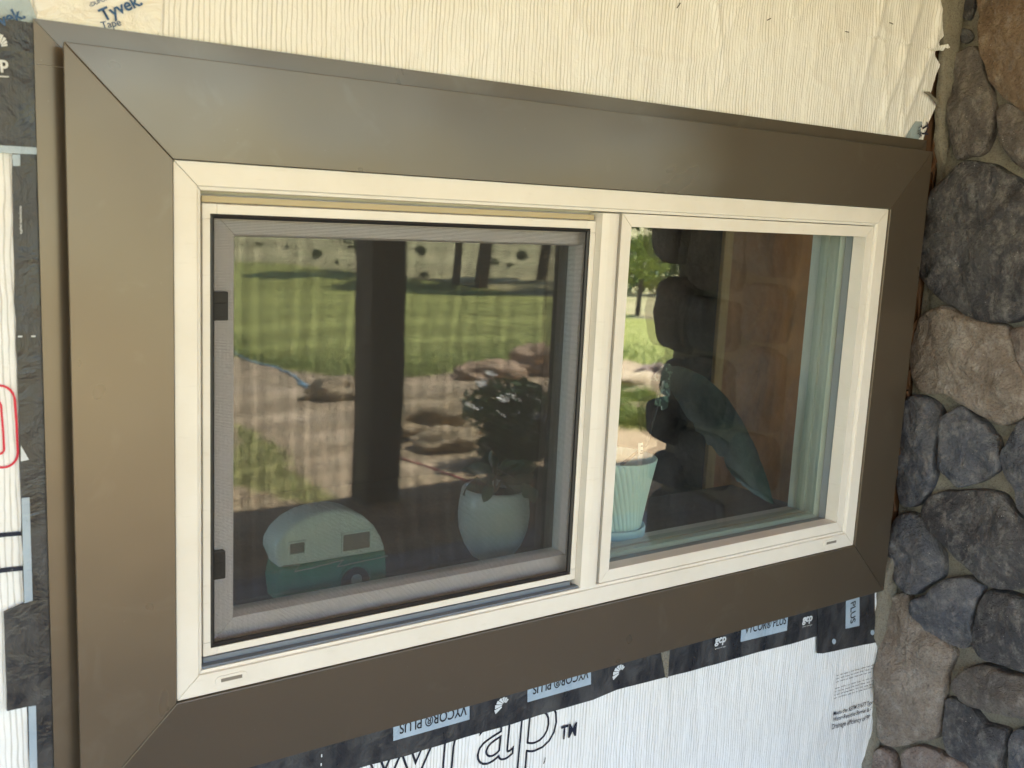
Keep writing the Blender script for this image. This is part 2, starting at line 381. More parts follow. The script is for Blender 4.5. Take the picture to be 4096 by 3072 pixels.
def text_mesh(s, p0, p1, y, material, parent, name='printed_text', outline=0.0, bold=0.0, flip=False, aspect=1.0, fit=True, onwrap=True, z_lift=0.0022):
    """lettering whose base line runs from photo position p0 to p1 on the wall"""
    cu = bpy.data.curves.new('t', 'FONT'); cu.body = s; cu.size = 1.0; cu.resolution_u = 4
    a, b = W(*p0, y), W(*p1, y); L = math.hypot(b.x-a.x, b.z-a.z); ang = math.atan2(b.z-a.z, b.x-a.x)
    tmp = link(bpy.data.objects.new('t', cu)); bpy.context.view_layer.update(); wid = max(tmp.dimensions.x, 1e-3)
    sc = L/wid
    if outline: cu.fill_mode = 'NONE'; cu.bevel_depth = outline/sc; cu.bevel_resolution = 0
    if bold: cu.offset = bold
    bpy.context.view_layer.update()
    dg = bpy.context.evaluated_depsgraph_get(); me = bpy.data.meshes.new_from_object(tmp.evaluated_get(dg))
    bpy.data.objects.remove(tmp); bpy.data.curves.remove(cu)
    co, si = math.cos(ang), math.sin(ang)
    for v in me.vertices:
        x, z, d = v.co.x*sc, v.co.y*sc*aspect, v.co.z*sc
        X, Z = a.x+x*co-z*si, a.z+x*si+z*co
        yy = (wy(X, Z) if onwrap else y) - z_lift - (d*0.12 if outline else 0)
        v.co = (X, yy, Z)
    me.materials.append(material)
    o = link(bpy.data.objects.new(name, me)); o.parent = parent
    off = Vector((0,0,0)); q = parent
    while q: off += q.location; q = q.parent
    me.transform(Matrix.Translation(-off)); return o
def ribbon(name, pts, wd, material, parent, y=WY, onwrap=True, lift=0.002):
    P = [W(a, b, y) for a, b in pts]; Q = []
    for a, b in zip(P, P[1:]):
        m = max(1, int((b-a).length/0.006)); Q += [a.lerp(b, k/m) for k in range(m)]
    Q.append(P[-1]); vs_, fs = [], []
    for i, p in enumerate(Q):
        t = (Q[min(i+1, len(Q)-1)]-Q[max(0, i-1)]); nrm = Vector((-t.z, 0, t.x)).normalized()*wd/2
        for s_ in (1, -1):
            q = p+nrm*s_; vs_.append((q.x, (wy(q.x, q.z) if onwrap else y)-lift, q.z))
        if i: k = 2*i; fs.append((k-2, k-1, k+1, k))
    return mesh_obj(name, vs_, fs, material, parent)

FY = WY-0.0045
def crinkled(name, pts, y, material, parent):
    """thick flashing membrane with slight waves"""
    P = [W(a, b, y) for a, b in pts]; bm = bmesh.new()
    n = len(P); Q = []
    for i in range(n):
        a, b = P[i], P[(i+1) % n]; m = max(1, int((b-a).length/0.02))
        for k in range(m):
            q = a.lerp(b, k/m); q.x += 0.0012*noise.noise(q*60); q.z += 0.0012*noise.noise(q*55+Vector((3,3,3))); Q.append(q)
    f = bm.faces.new([bm.verts.new(q) for q in Q]); 
    if f.normal.y > 0: f.normal_flip()
    r = bmesh.ops.extrude_face_region(bm, geom=[f])
    for v in [g for g in r['geom'] if isinstance(g, bmesh.types.BMVert)]: v.co.y += 0.003
    bmesh.ops.recalc_face_normals(bm, faces=bm.faces)
    me = bpy.data.meshes.new(name); bm.to_mesh(me); bm.free(); me.materials.append(material)
    o = link(bpy.data.objects.new(name, me)); o.parent = parent; me.transform(Matrix.Translation(-parent.location)); return o
low = [(3498,2360),(3300,2400),(2600,2560),(1800,2760),(900,3000),(700,3140),(1300,3140),(1350,3100),(1468,3063),(1626,3024),(1811,2964),(2048,2895),(2210,2846),(2372,2799),(2465,2760),(2668,2709),(2789,2677),(3072,2598),(3192,2568),(3271,2542),(3400,2520),(3498,2500)]
crinkled('flashing_tape', low, FY, FLASH, wall)
crinkled('flashing_tape', [(3271,2400),(3271,2614),(3290,2614),(3503,2570),(3498,2330)], FY-0.0020, FLASH, wall)
crinkled('flashing_tape', [(2636,2560),(2680,2550),(2672,2712),(2663,2712)], FY-0.002, MORTAR, wall)
crinkled('flashing_tape', [(48,610),(55,1027),(72,1536),(83,1953),(93,2304),(118,3072),(120,3160),(260,3160),(200,600)], FY, FLASH, wall)
crinkled('flashing_tape', [(16,2450),(94,2415),(150,2400),(160,2820),(109,2827),(30,2843)], FY-0.0020, FLASH, wall)
crinkled('flashing_tape', [(-120,60),(0,74),(138,91),(142,300),(150,600),(-120,600)], FY-0.0020, FLASH, wall)
poly_sheet('pale_strip', [(-120,574),(0,581),(150,590),(150,618),(0,612),(-120,606)], FY-0.0030, LABEL, wall)
LY = FY-0.0012
def lab(pts, y=LY): return poly_sheet('printed_label', pts, y, LABEL, wall)
lab([(1573,2890),(1878,2800),(1878,2878),(1573,2964)]); lab([(2110,2735),(2364,2665),(2364,2737),(2110,2809)])
lab([(2967,2490),(3153,2445),(3148,2522),(2962,2568)]); lab([(3384,2390),(3438,2380),(3438,2503),(3382,2515)], FY-0.0030)
lab([(86,1992),(118,1989),(132,2432),(98,2436)]); lab([(113,2799),(143,2793),(151,3140),(120,3140)]); lab([(48,618),(81,618),(81,664),(52,664)])
TK = dict(onwrap=False, z_lift=0.0018, bold=0.012, aspect=1.3)
text_mesh('VYCOR® PLUS', (1865,2818), (1597,2894), FY, BLK, wall, **TK)
text_mesh('VYCOR® PLUS', (2352,2675), (2130,2740), FY, BLK, wall, **TK)
text_mesh('VYCOR® PLUS', (2976,2534), (3140,2494), FY, BLK, wall, **TK)
text_mesh('PLUS', (3400,2408), (3399,2492), FY-0.0020, BLK, wall, onwrap=False, z_lift=0.0018, bold=0.012, aspect=1.0)
text_mesh('gcp', (2856,2574), (2899,2564), FY, WINK, wall, onwrap=False, bold=0.03)
text_mesh('applied technologies', (2856,2596), (2899,2585), FY, WINK, wall, onwrap=False)
text_mesh('gcp', (3206,2489), (3244,2480), FY, WINK, wall, onwrap=False, bold=0.03)
text_mesh('applied technologies', (3206,2508), (3244,2499), FY, WINK, wall, onwrap=False)
text_mesh('gcp', (-66,270), (31,274), FY-0.0020, WINK, wall, onwrap=False, bold=0.03)
ribbon('printed_line', [(-40,304),(34,308)], 0.0012, WINK, wall, FY-0.0020, False)
text_mesh('applied technologies', (86,936), (84,824), FY, WINK, wall, onwrap=False, bold=0.015)
for a, b in ((( 70,1345),(88,1345)), ((123,1344),(141,1344)), ((1284,3014),(1284,3026)), ((1282,3050),(1282,3061))): ribbon('printed_line', [a, b], 0.0016, WINK, wall, FY, False)
def fan(cx, cy, r, a0, a1, y, n=7):
    c = W(cx, cy, y); mb = MB()
    for k in range(n):
        t0 = math.radians(a0+(a1-a0)*k/n); t1 = math.radians(a0+(a1-a0)*(k+0.82)/n); rr = r*(1-0.085*k)
        p = [(c.x+rr*0.30*math.cos(t), y-0.002, c.z+rr*0.30*math.sin(t)) for t in (t0, t1)]+[(c.x+rr*math.cos(t), y-0.002, c.z+rr*math.sin(t)) for t in (t1, t0)]
        mb.add(p, [(0,1,2,3)])
    mb.build('printed_emblem', WINK, wall, fix=False)
fan(2016,2816,0.0185,215,40,FY); fan(2482,2684,0.0185,215,40,FY); fan(2877,2545,0.010,200,340,FY); fan(3225,2462,0.012,200,340,FY); fan(-6,188,0.016,140,10,FY-0.0020)
poly_sheet('printed_emblem', [(83,1781),(116,1839),(83,1846)], LY, WINK, wall); poly_sheet('printed_emblem', [(109,2603),(141,2653),(111,2665)], LY, WINK, wall)
for a, b in ((3336,2566),(3490,2530)): poly_sheet('printed_dot', [(a+8*math.cos(t*0.6283), b+11*math.sin(t*0.6283)) for t in range(10)], FY-0.0030, LABEL, wall)
# clear tape patches and lettering above the window
poly_sheet('clear_tape_patch', [(120,-60),(150,55),(140,90),(160,200),(590,200),(640,110),(655,-60)], WY, CLEART, wall, onwrap=True)
poly_sheet('clear_tape_patch', [(-120,-60),(100,-60),(122,10),(128,50),(150,85),(140,100),(-120,75)], WY-0.001, BLUET, wall, onwrap=True)
poly_sheet('clear_tape_patch', [(3628,530),(3660,485),(3712,488),(3690,560),(3620,556)], WY-0.001, BLUET, wall, onwrap=True)
text_mesh('Tyvek.', (412,88), (566,20), WY, BLUE, wall, bold=0.022, z_lift=0.0035)
text_mesh('‹DUPONT›', (358,30), (452,-8), WY, BLUE, wall, bold=0.01, z_lift=0.0035)
text_mesh('Tape', (406,118), (482,103), WY, BLUE, wall, bold=0.006, z_lift=0.0035)
text_mesh('Tyvek.', (-66,134), (98,74), WY, BLUE, wall, bold=0.022, z_lift=0.0048)
text_mesh('Tape', (3660,506), (3667,552), WY, NAVY, wall, bold=0.01, z_lift=0.006, aspect=1.5)
text_mesh('Ty', (3678,500), (3686,546), WY, NAVY, wall, bold=0.03, z_lift=0.006)
# lettering below
text_mesh('wrap', (1440,3186), (2216,2978), WY, NAVY, wall, outline=0.0016, z_lift=0.001)
text_mesh('TM', (2238,2958), (2300,2940), WY, NAVY, wall, bold=0.02, aspect=1.35)
# printed marks at the left edge
def rrect_px(x1, y0, y1, r):
    pts = [(x1-170, y0)]
    pts.append((x1-r, y0))
    for k in range(1, 6): t = math.pi/2*k/6; pts.append((x1-r+r*math.sin(t), y0+r*1.05-r*1.05*math.cos(t)))
    pts.append((x1, y0+r)); pts.append((x1+12, y1-r))
    for k in range(1, 6): t = math.pi/2*k/6; pts.append((x1+12-r+r*math.cos(t), y1-r+r*math.sin(t)))
    pts.append((x1+12-r, y1)); pts.append((x1-170, y1)); return pts
ribbon('printed_line', rrect_px(58, 1541, 1868, 60), 0.0023, RED, wall)
ribbon('printed_line', rrect_px(3, 1602, 1815, 22), 0.0021, RED, wall)
ribbon('printed_line', [(-80,2143),(91,2131)], 0.0046, NAVY, wall); ribbon('printed_line', [(-80,2288),(93,2270)], 0.0050, NAVY, wall)
for s_, a, b in (('Meets the ASTM E1677 Type I', (3329,2862), (3492,2812)), ('Water-Resistive Barrier & Air', (3328,2886), (3490,2838)), ('Drainage efficiency of 99% w', (3322,2916), (3496,2868))):
    text_mesh(s_, a, b, WY, NAVY, wall, bold=0.004, aspect=1.25)
r9 = random.Random(3)
for k in range(8):
    if k == 3: continue
    y0 = 2702+k*12.5; x = 3343-k*1.5
    while x < 3496:
        L_ = r9.uniform(6, 20)
        if x+L_ > 3497: break
        ribbon('printed_line', [(x, y0-(x-3343)*0.30), (x+L_, y0-(x+L_-3343)*0.30)], 0.0009, NAVY, wall); x += L_+r9.uniform(3, 6)
# twig of dried mortar caught at the torn edge, and a curled flap of wrap
mb = MB(); tw = [(3696,368),(3712,374),(3728,388),(3740,404),(3752,420),(3764,432)]; mb.tube([W(a, b, 0.020)+Vector((0, -0.002*(i % 2), 0)) for i, (a, b) in enumerate(tw)], [.0012,.0032,.0026,.0034,.0022,.001], 6)
mb.build('dried_mortar_scrap', MORTAR, wall)
mb = MB(); P_ = [W(*q, 0.024) for q in ((3722,201),(3752,184),(3780,177),(3784,192),(3768,204),(3745,198))]; P_[2].y -= .006; P_[3].y -= .008; mb.add(P_, [(0,1,5),(1,2,3),(1,3,4),(1,4,5)]); mb.build('torn_flap', WRAP, wall, fix=False)
# staples
for a, b in (((2704,33),(2716,13)),((3062,82),(3077,74)),((3378,127),(3392,130)),((3555,91),(3569,97)),((2172,3052),(2178,3028))):
    A, B = W(*a, WY), W(*b, WY); mb = MB(); mb.tube([(A.x, wy(A.x,A.z)-0.0022, A.z), ((A.x+B.x)/2, wy(A.x,A.z)-0.0030, (A.z+B.z)/2), (B.x, wy(B.x,B.z)-0.0022, B.z)], 0.0007, 5); mb.build('staple', BLACK, wall)

# ================================================================== rings (mitred frames made of four rails)
def ring(name, rect, prof, material, parent, gap=0.0002, closed=False, which='LTRB', labels=None):
    """prof: list of (inset, y). Builds four mitred rails as separate meshes"""
    x0, x1, z0, z1 = rect; out = []
    for side in which:
        vs_, fs = [], []
        n = len(prof)
        for (d, y) in prof:
            g = gap*1.4
            if side == 'L': a, b = (x0+d, y, z0+d+g), (x0+d, y, z1-d-g)
            if side == 'R': a, b = (x1-d, y, z0+d+g), (x1-d, y, z1-d-g)
            if side == 'B': a, b = (x0+d+g, y, z0+d), (x1-d-g, y, z0+d)
            if side == 'T': a, b = (x0+d+g, y, z1-d), (x1-d-g, y, z1-d)
            vs_ += [a, b]
        m = n if closed else n-1
        for i in range(m):
            j = (i+1) % n; fs.append((2*i, 2*i+1, 2*j+1, 2*j))
        if closed: fs += [tuple(2*i for i in range(n)), tuple(2*i+1 for i in reversed(range(n)))]
        mb = MB(); mb.add(vs_, fs); o = mb.build(name, TRIMH if (material is TRIM and side in 'TB') else material, parent); out.append(o)
    return out
def rbev(o, w=0.0008):
    for q in o:
        m = q.modifiers.new('b', 'BEVEL'); m.width = w; m.segments = 2; m.limit_method = 'ANGLE'; m.angle_limit = math.radians(30)

# brown metal trim round the window
tr_ = thing('window_trim', (0.6, -0.004, 0.888), 'wide brown metal trim boards mitred around the window', 'window trim')
rbev(ring('trim_board', (-0.1040, 1.3125, 0.8880, 1.6915), [(0.0, -0.0005),(0.0, -0.004),(0.1024, -0.004),(0.1024, 0.012),(0.018, 0.0205),(0.018, 0.004),(0.002, -0.0005)], TRIM, tr_, gap=0.0003, closed=True), 0.0006)
ring('backing_band', (-0.1255, 1.3285, 0.8835, 1.7128), [(0.0, 0.0245),(0.0, 0.0215),(0.055, 0.0215),(0.055, 0.0245)], TRIM, tr_, gap=0.0002, closed=True)
mb = MB(); A, B = W(148,256,.0215), W(300,276,.0215); mb.tube([(A.x,.0212,A.z),(B.x,.0212,B.z)], 0.0003, 4); mb.build('seam', mat('bare_metal', (0.6,0.56,0.5), 0.3, 0.5, 0.6), tr_)

# ================================================================== window
win = thing('sliding_window', (0.6, 0.0, 0.9914), 'cream vinyl sliding window with brown surround, two panes side by side', 'window')
FR = (0.0, 1.2096, 0.9914, 1.5884)
fr = ring('frame_rail', FR, [(0.0, 0.020),(0.0, 0.0),(0.0245, 0.0),(0.0255, 0.0028),(0.0292, 0.0036),(0.0296, 0.028),(0.0330, 0.030),(0.0330, 0.064),(0.048, 0.066),(0.048, 0.115),(0.0, 0.115)], VINYL, win, gap=0.00025, closed=True)
rbev(fr, 0.0005)
# tracks inside the left opening
mb = MB(); mb.box(0.0300, 0.5795, 0.0040, 0.0134, 1.0215, 1.0240); mb.box(0.034, 0.57, 0.0134, 0.0185, 1.0215, 1.0300); mb.build('track', GASKET, win, bevel=0.0005)
mb = MB(); mb.box(0.034, 0.575, 0.014, 0.0185, 1.5470, 1.5540); mb.build('track', mat('aged_yellow_vinyl', (0.44,0.36,0.21), 0.5), win, bevel=0.0005)
# mullion
mx0, mx1 = 0.5790, 0.6090
mb = MB()
prof = [(0.5790,0.030),(0.5790,0.0008),(0.5815,0.0),(0.5905,-0.0016),(0.6010,-0.0016),(0.6060,-0.0004),(0.6090,0.0012),(0.6090,0.030)]
n = len(prof); v = [(x, y, 1.0215) for x, y in prof]+[(x, y, 1.5570) for x, y in prof]
mb.add(v, [(i, (i+1) % n, n+(i+1) % n, n+i) for i in range(n)]+[tuple(range(n)), tuple(range(2*n-1, n-1, -1))]); mb.build('mullion', VINYL, win, bevel=0.0004)
# fixed pane bead and glass
rbev(ring('glazing_bead', (0.6170, 1.1800, 1.0212, 1.5580), [(0.0, 0.030),(0.0, 0.0042),(0.0180, 0.0042),(0.0182, 0.0298),(0.0, 0.0300)], VINYL, win, gap=0.0002, closed=True), 0.0004)
def pane(x0, x1, z0, z1, y):
    mb = MB(); mb.add([(x0,y,z0),(x1,y,z0),(x1,y,z1),(x0,y,z1)], [(0,1,2,3)]); return mb.build('glass', GLASS, win, fix=False)
pane(0.6265, 1.1705, 1.0305, 1.5485, 0.0305); pane(0.6265, 1.1705, 1.0305, 1.5485, 0.0456)
ring('spacer', (0.626, 1.171, 1.030, 1.549), [(0.0, 0.0307),(0.008, 0.0309),(0.008, 0.0452),(0.0, 0.0454)], GASKET, win, closed=True)
INNERV = mat('inner_vinyl', (0.48,0.50,0.43), 0.45)
rbev(ring('inner_frame', (0.6095, 1.172, 1.0255, 1.564), [(0.0, 0.0485),(0.020, 0.0475),(0.021, 0.058),(0.012, 0.060),(0.012, 0.074),(0.017, 0.0745),(0.017, 0.092),(0.0, 0.092)], INNERV, win, closed=True), 0.0006)
# sliding sash behind the screen
sash = mesh_obj('sash', [(0.6,0.05,0.9914)]*3, [(0,1,2)], VINYL, win); bpy.data.objects.remove(sash)
sash_r = ring('sash_rail', (0.0350, 0.6200, 1.0190, 1.5560), [(0.0, 0.066),(0.0, 0.036),(0.014, 0.036),(0.0145, 0.038),(0.016, 0.038),(0.0165, 0.036),(0.0430, 0.0375),(0.0460, 0.049),(0.0460, 0.066)], mat('grey_vinyl', (0.80,0.77,0.76), 0.45), win, closed=True)
rbev(sash_r, 0.0005)
pane(0.07, 0.59, 1.055, 1.515, 0.0500); pane(0.07, 0.59, 1.055, 1.515, 0.0620)
for z0, z1, x1 in ((1.4179,1.4497,0.0680),(1.1163,1.1495,0.0652)):
    mb = MB(); mb.box(0.0440, x1, 0.0265, 0.0355, z0, z1); mb.box(0.0440, x1-0.004, 0.0245, 0.0265, z0+0.004, z1-0.012); mb.build('sash_latch', BLACK, win, bevel=0.0008)
# insect screen
sc_rect = (0.0345, 0.5785, 1.0315, 1.5455)
scr = []
x0, x1, z0, z1 = sc_rect; t_ = 0.0085
def bar(a, b, c, d, nm='screen_frame'):
    mb = MB(); mb.box(a, b, 0.0135, 0.0205, c, d); return mb.build(nm, VINYL, win, bevel=0.0005)
cn = 0.016
bar(x0, x0+t_, z0+cn, z1-cn); bar(x1-t_, x1, z0+cn, z1-cn); bar(x0+cn, x1-cn, z0, z0+t_); bar(x0+cn, x1-cn, z1-t_-0.002, z1)
for cx, cz, sx, sz in ((x0, z0, 1, 1), (x1, z0, -1, 1), (x0, z1, 1, -1), (x1, z1, -1, -1)):
    mb = MB(); g = 0.0003; k = cn-g; tt = t_+(0.002 if sz < 0 else 0)
    mb.box(min(cx, cx+sx*k), max(cx, cx+sx*k), 0.0136, 0.0204, min(cz, cz+sz*tt), max(cz, cz+sz*tt))
    mb.box(min(cx, cx+sx*t_), max(cx, cx+sx*t_), 0.0136, 0.0204, min(cz+sz*tt, cz+sz*k), max(cz+sz*tt, cz+sz*k))
    mb.build('screen_corner', VINYL, win)
mesh_rect = (x0+t_, x1-t_, z0+t_, z1-t_-0.002)
ring('screen_gasket', mesh_rect, [(0.0, 0.0190),(0.0, 0.0150),(0.0026, 0.0140),(0.0048, 0.0155),(0.0048, 0.0190)], BLACK, win, closed=True)
a, b, c, d = mesh_rect
mb = MB(); p = 0.00150; r_ = 0.00021; nx = int((b-a)/p); nz = int((d-c)/0.00168); r2 = random.Random(11)
for i in range(1, nx):
    x = a+(b-a)*i/nx; ph = r2.uniform(-1, 1)*0.00003; m = 6
    vs_, fs = [], []
    for k in range(m+1):
        z = c+(d-c)*k/m; xx = x+ph+0.0006*noise.noise(Vector((x*9, 0, z*7))); y = 0.0172-0.0016*math.sin(math.pi*(z-c)/(d-c))*math.sin(math.pi*(x-a)/(b-a))
        vs_ += [(xx-r_, y, z), (xx, y-r_, z), (xx+r_, y, z)]
        if k: q = 3*k; fs += [(q-3, q-2, q+1, q), (q-2, q-1, q+2, q+1)]
    mb.add(vs_, fs)
for j in range(1, nz):
    z = c+(d-c)*j/nz; vs_, fs = [], []; m = 6
    for k in range(m+1):
        x = a+(b-a)*k/m; zz = z+0.0006*noise.noise(Vector((x*7, 4, z*9))); y = 0.0170-0.0016*math.sin(math.pi*(z-c)/(d-c))*math.sin(math.pi*(x-a)/(b-a))
        vs_ += [(x, y, zz+r_), (x, y-r_, zz), (x, y, zz-r_)]
        if k: q = 3*k; fs += [(q-3, q-2, q+1, q), (q-2, q-1, q+2, q+1)]
    mb.add(vs_, fs)
mb.build('insect_screen', MESHM, win, fix=False)
w2 = thing('added_light_window', (2.375, 0.0, 0.85), 'plain cream window added out of view behind the stone wall to light the indoor door', 'window')  # unseen window, added so that porch light reaches the indoor door
ring('window_frame', (1.84, 2.91, 0.84, 2.11), [(0.0, 0.029),(0.0, 0.0),(0.04, 0.0),(0.04, 0.09),(0.01, 0.09),(0.01, 0.029)], VINYL, w2, closed=True)
mb = MB(); mb.add([(1.87,0.04,0.87),(2.89,0.04,0.87),(2.89,0.04,2.09),(1.87,0.04,2.09)], [(0,1,2,3)]); mb.build('glass', GLASS, w2, fix=False)
# weep hole covers on the bottom rail
for px, py, L_ in ((925,2727,0.038),(3322,2180,0.040)):
    c_ = W(px, py, 0.0); c_.z = 1.0045 if px < 1000 else 1.0060
    mb = MB(); pts = []; hh = 0.0060
    for k in range(20):
        t = 2*math.pi*k/20; pts.append((c_.x+math.cos(t)*hh+(L_/2-hh)*(1 if math.cos(t) > 0 else -1), c_.z+math.sin(t)*hh))
    v = [(x, 0.0005, z) for x, z in pts]+[(x, -0.0014, z) for x, z in pts]; nn = 20
    inner = [(c_.x-L_*0.33, c_.z-0.0032), (c_.x+L_*0.33, c_.z-0.0032), (c_.x+L_*0.33, c_.z+0.0026), (c_.x-L_*0.33, c_.z+0.0026)]
    mb.add(v, [(i, (i+1) % nn, nn+(i+1) % nn, nn+i) for i in range(nn)]+[tuple(nn+i for i in range(nn))])
    wv = mb.build('weep_cover', VINYL, win, bevel=0.0004)
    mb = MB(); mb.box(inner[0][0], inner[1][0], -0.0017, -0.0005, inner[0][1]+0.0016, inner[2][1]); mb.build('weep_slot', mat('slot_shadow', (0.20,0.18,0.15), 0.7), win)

# ================================================================== stone wall standing out from the house at the right
XS = 1.386
st = thing('stone_wall', (XS+0.1, -0.33, 0), 'wall clad in rounded grey and tan field stones standing out beside the window', 'stone wall')
pal = {'blue': m_stone('blue_grey_stone', (0.080,0.088,0.112), (0.145,0.148,0.165), (0.26,0.26,0.265)),
       'dark': m_stone('dark_grey_stone', (0.052,0.052,0.060), (0.105,0.103,0.108), (0.22,0.215,0.21)),
       'grey': m_stone('grey_brown_stone', (0.105,0.093,0.087), (0.17,0.15,0.135), (0.27,0.245,0.215)),
       'tan': m_stone('tan_stone', (0.21,0.17,0.14), (0.28,0.24,0.205), (0.40,0.37,0.335)),
       'pink': m_stone('pinkish_stone', (0.21,0.165,0.145), (0.27,0.22,0.20), (0.37,0.34,0.32)),
       'brown': m_stone('rusty_brown_stone', (0.17,0.115,0.075), (0.23,0.17,0.12), (0.33,0.27,0.21))}
def cushion(poly, xs, h, material, seed, flipn=False, basis=None, rounded=0.5):
    """poly: outline as (u,v) pairs on the wall face; returns a bulged stone"""
    cx = sum(p[0] for p in poly)/len(poly); cy = sum(p[1] for p in poly)/len(poly)
    # resample with a closed Catmull-Rom curve
    poly = [(cx+(p[0]-cx)*1.045, cy+(p[1]-cy)*1.045) for p in poly]
    n = len(poly); Q = []
    for i in range(n):
        p0, p1, p2, p3 = (Vector(poly[(i+k-1) % n]) for k in range(4)); m = max(2, int((p2-p1).length/0.006))
        for k in range(m):
            t = k/m; Q.append(0.5*((2*p1)+(p2-p0)*t+(2*p0-5*p1+4*p2-p3)*t*t+(3*p1-p0-3*p2+p3)*t**3))
    N_ = len(Q); area = 0
    rings = [(1.0, -0.012), (1.0, 0.06), (0.996, 0.26), (0.982, 0.46), (0.955, 0.64), (0.90, 0.80), (0.80, 0.92), (0.64, 1.0), (0.5, 1.0), (0.36, 1.0), (0.22, 1.0), (0.1, 1.0)]
    vs_, fs = [], []
    rf = random.Random(seed*17+3); R0 = max((q-Vector((cx, cy))).length for q in Q)
    planes = [(math.cos(t), math.sin(t), rf.uniform(0.10, 0.40), rf.uniform(0.72, 1.10)) for t in [rf.uniform(0, 6.28) for _ in range(7)]]
    for ri, (s_, hh) in enumerate(rings):
        for i, q in enumerate(Q):
            u = cx+(q.x-cx)*s_; v_ = cy+(q.y-cy)*s_
            z = (h*1.45*hh if ri else -0.02)
            if ri > 1:
                pu, pv = (u-cx)/R0, (v_-cy)/R0; top = min(b0-sl_*(ca*pu+sa*pv)*2.0 for ca, sa, sl_, b0 in planes)*h*1.3
                top = max(top, h*0.5)
                if z > top: z = top+(z-top)*0.22
            P = basis(u, v_)
            w1 = noise.fractal(Vector((u*7, v_*7, seed*3.7)), 0.9, 2.1, 4)*0.010+noise.fractal(Vector((u*26, v_*26, seed*1.3)), 0.7, 2.2, 5)*0.0055
            facet = abs(noise.noise(Vector((u*11+v_*5, v_*9, seed))))*0.009
            o_ = P[0]+P[1]*(z+(w1-facet)*min(1, hh*1.2) if ri else z)
            o_ += P[2]*noise.noise(Vector((u*35, v_*35, seed+5)))*0.003+P[3]*noise.noise(Vector((u*35, v_*35, seed+9)))*0.003
            vs_.append(o_)
        if ri:
            for i in range(N_):
                a = (ri-1)*N_+i; b_ = (ri-1)*N_+(i+1) % N_; fs.append((a, b_, b_+N_, a+N_))
    vs_.append(sum((vs_[(len(rings)-1)*N_+i] for i in range(N_)), Vector((0,0,0)))/N_); last = len(vs_)-1; k = (len(rings)-1)*N_
    for i in range(N_): fs.append((k+i, k+(i+1) % N_, last))
    mb = MB(); mb.add(vs_, fs); return mb.build('stone', material, st, smooth=True)
fx = Vector((-1, 0, 0)); eY = Vector((0, 1, 0)); eZ = Vector((0, 0, 1))
def face_basis(u, v): return (Vector((XS, u, v)), fx, eY, eZ)
K = 1024/2212
def T(ox, oy, pts): return [(ox+a*K, oy+b*K) for a, b in pts]
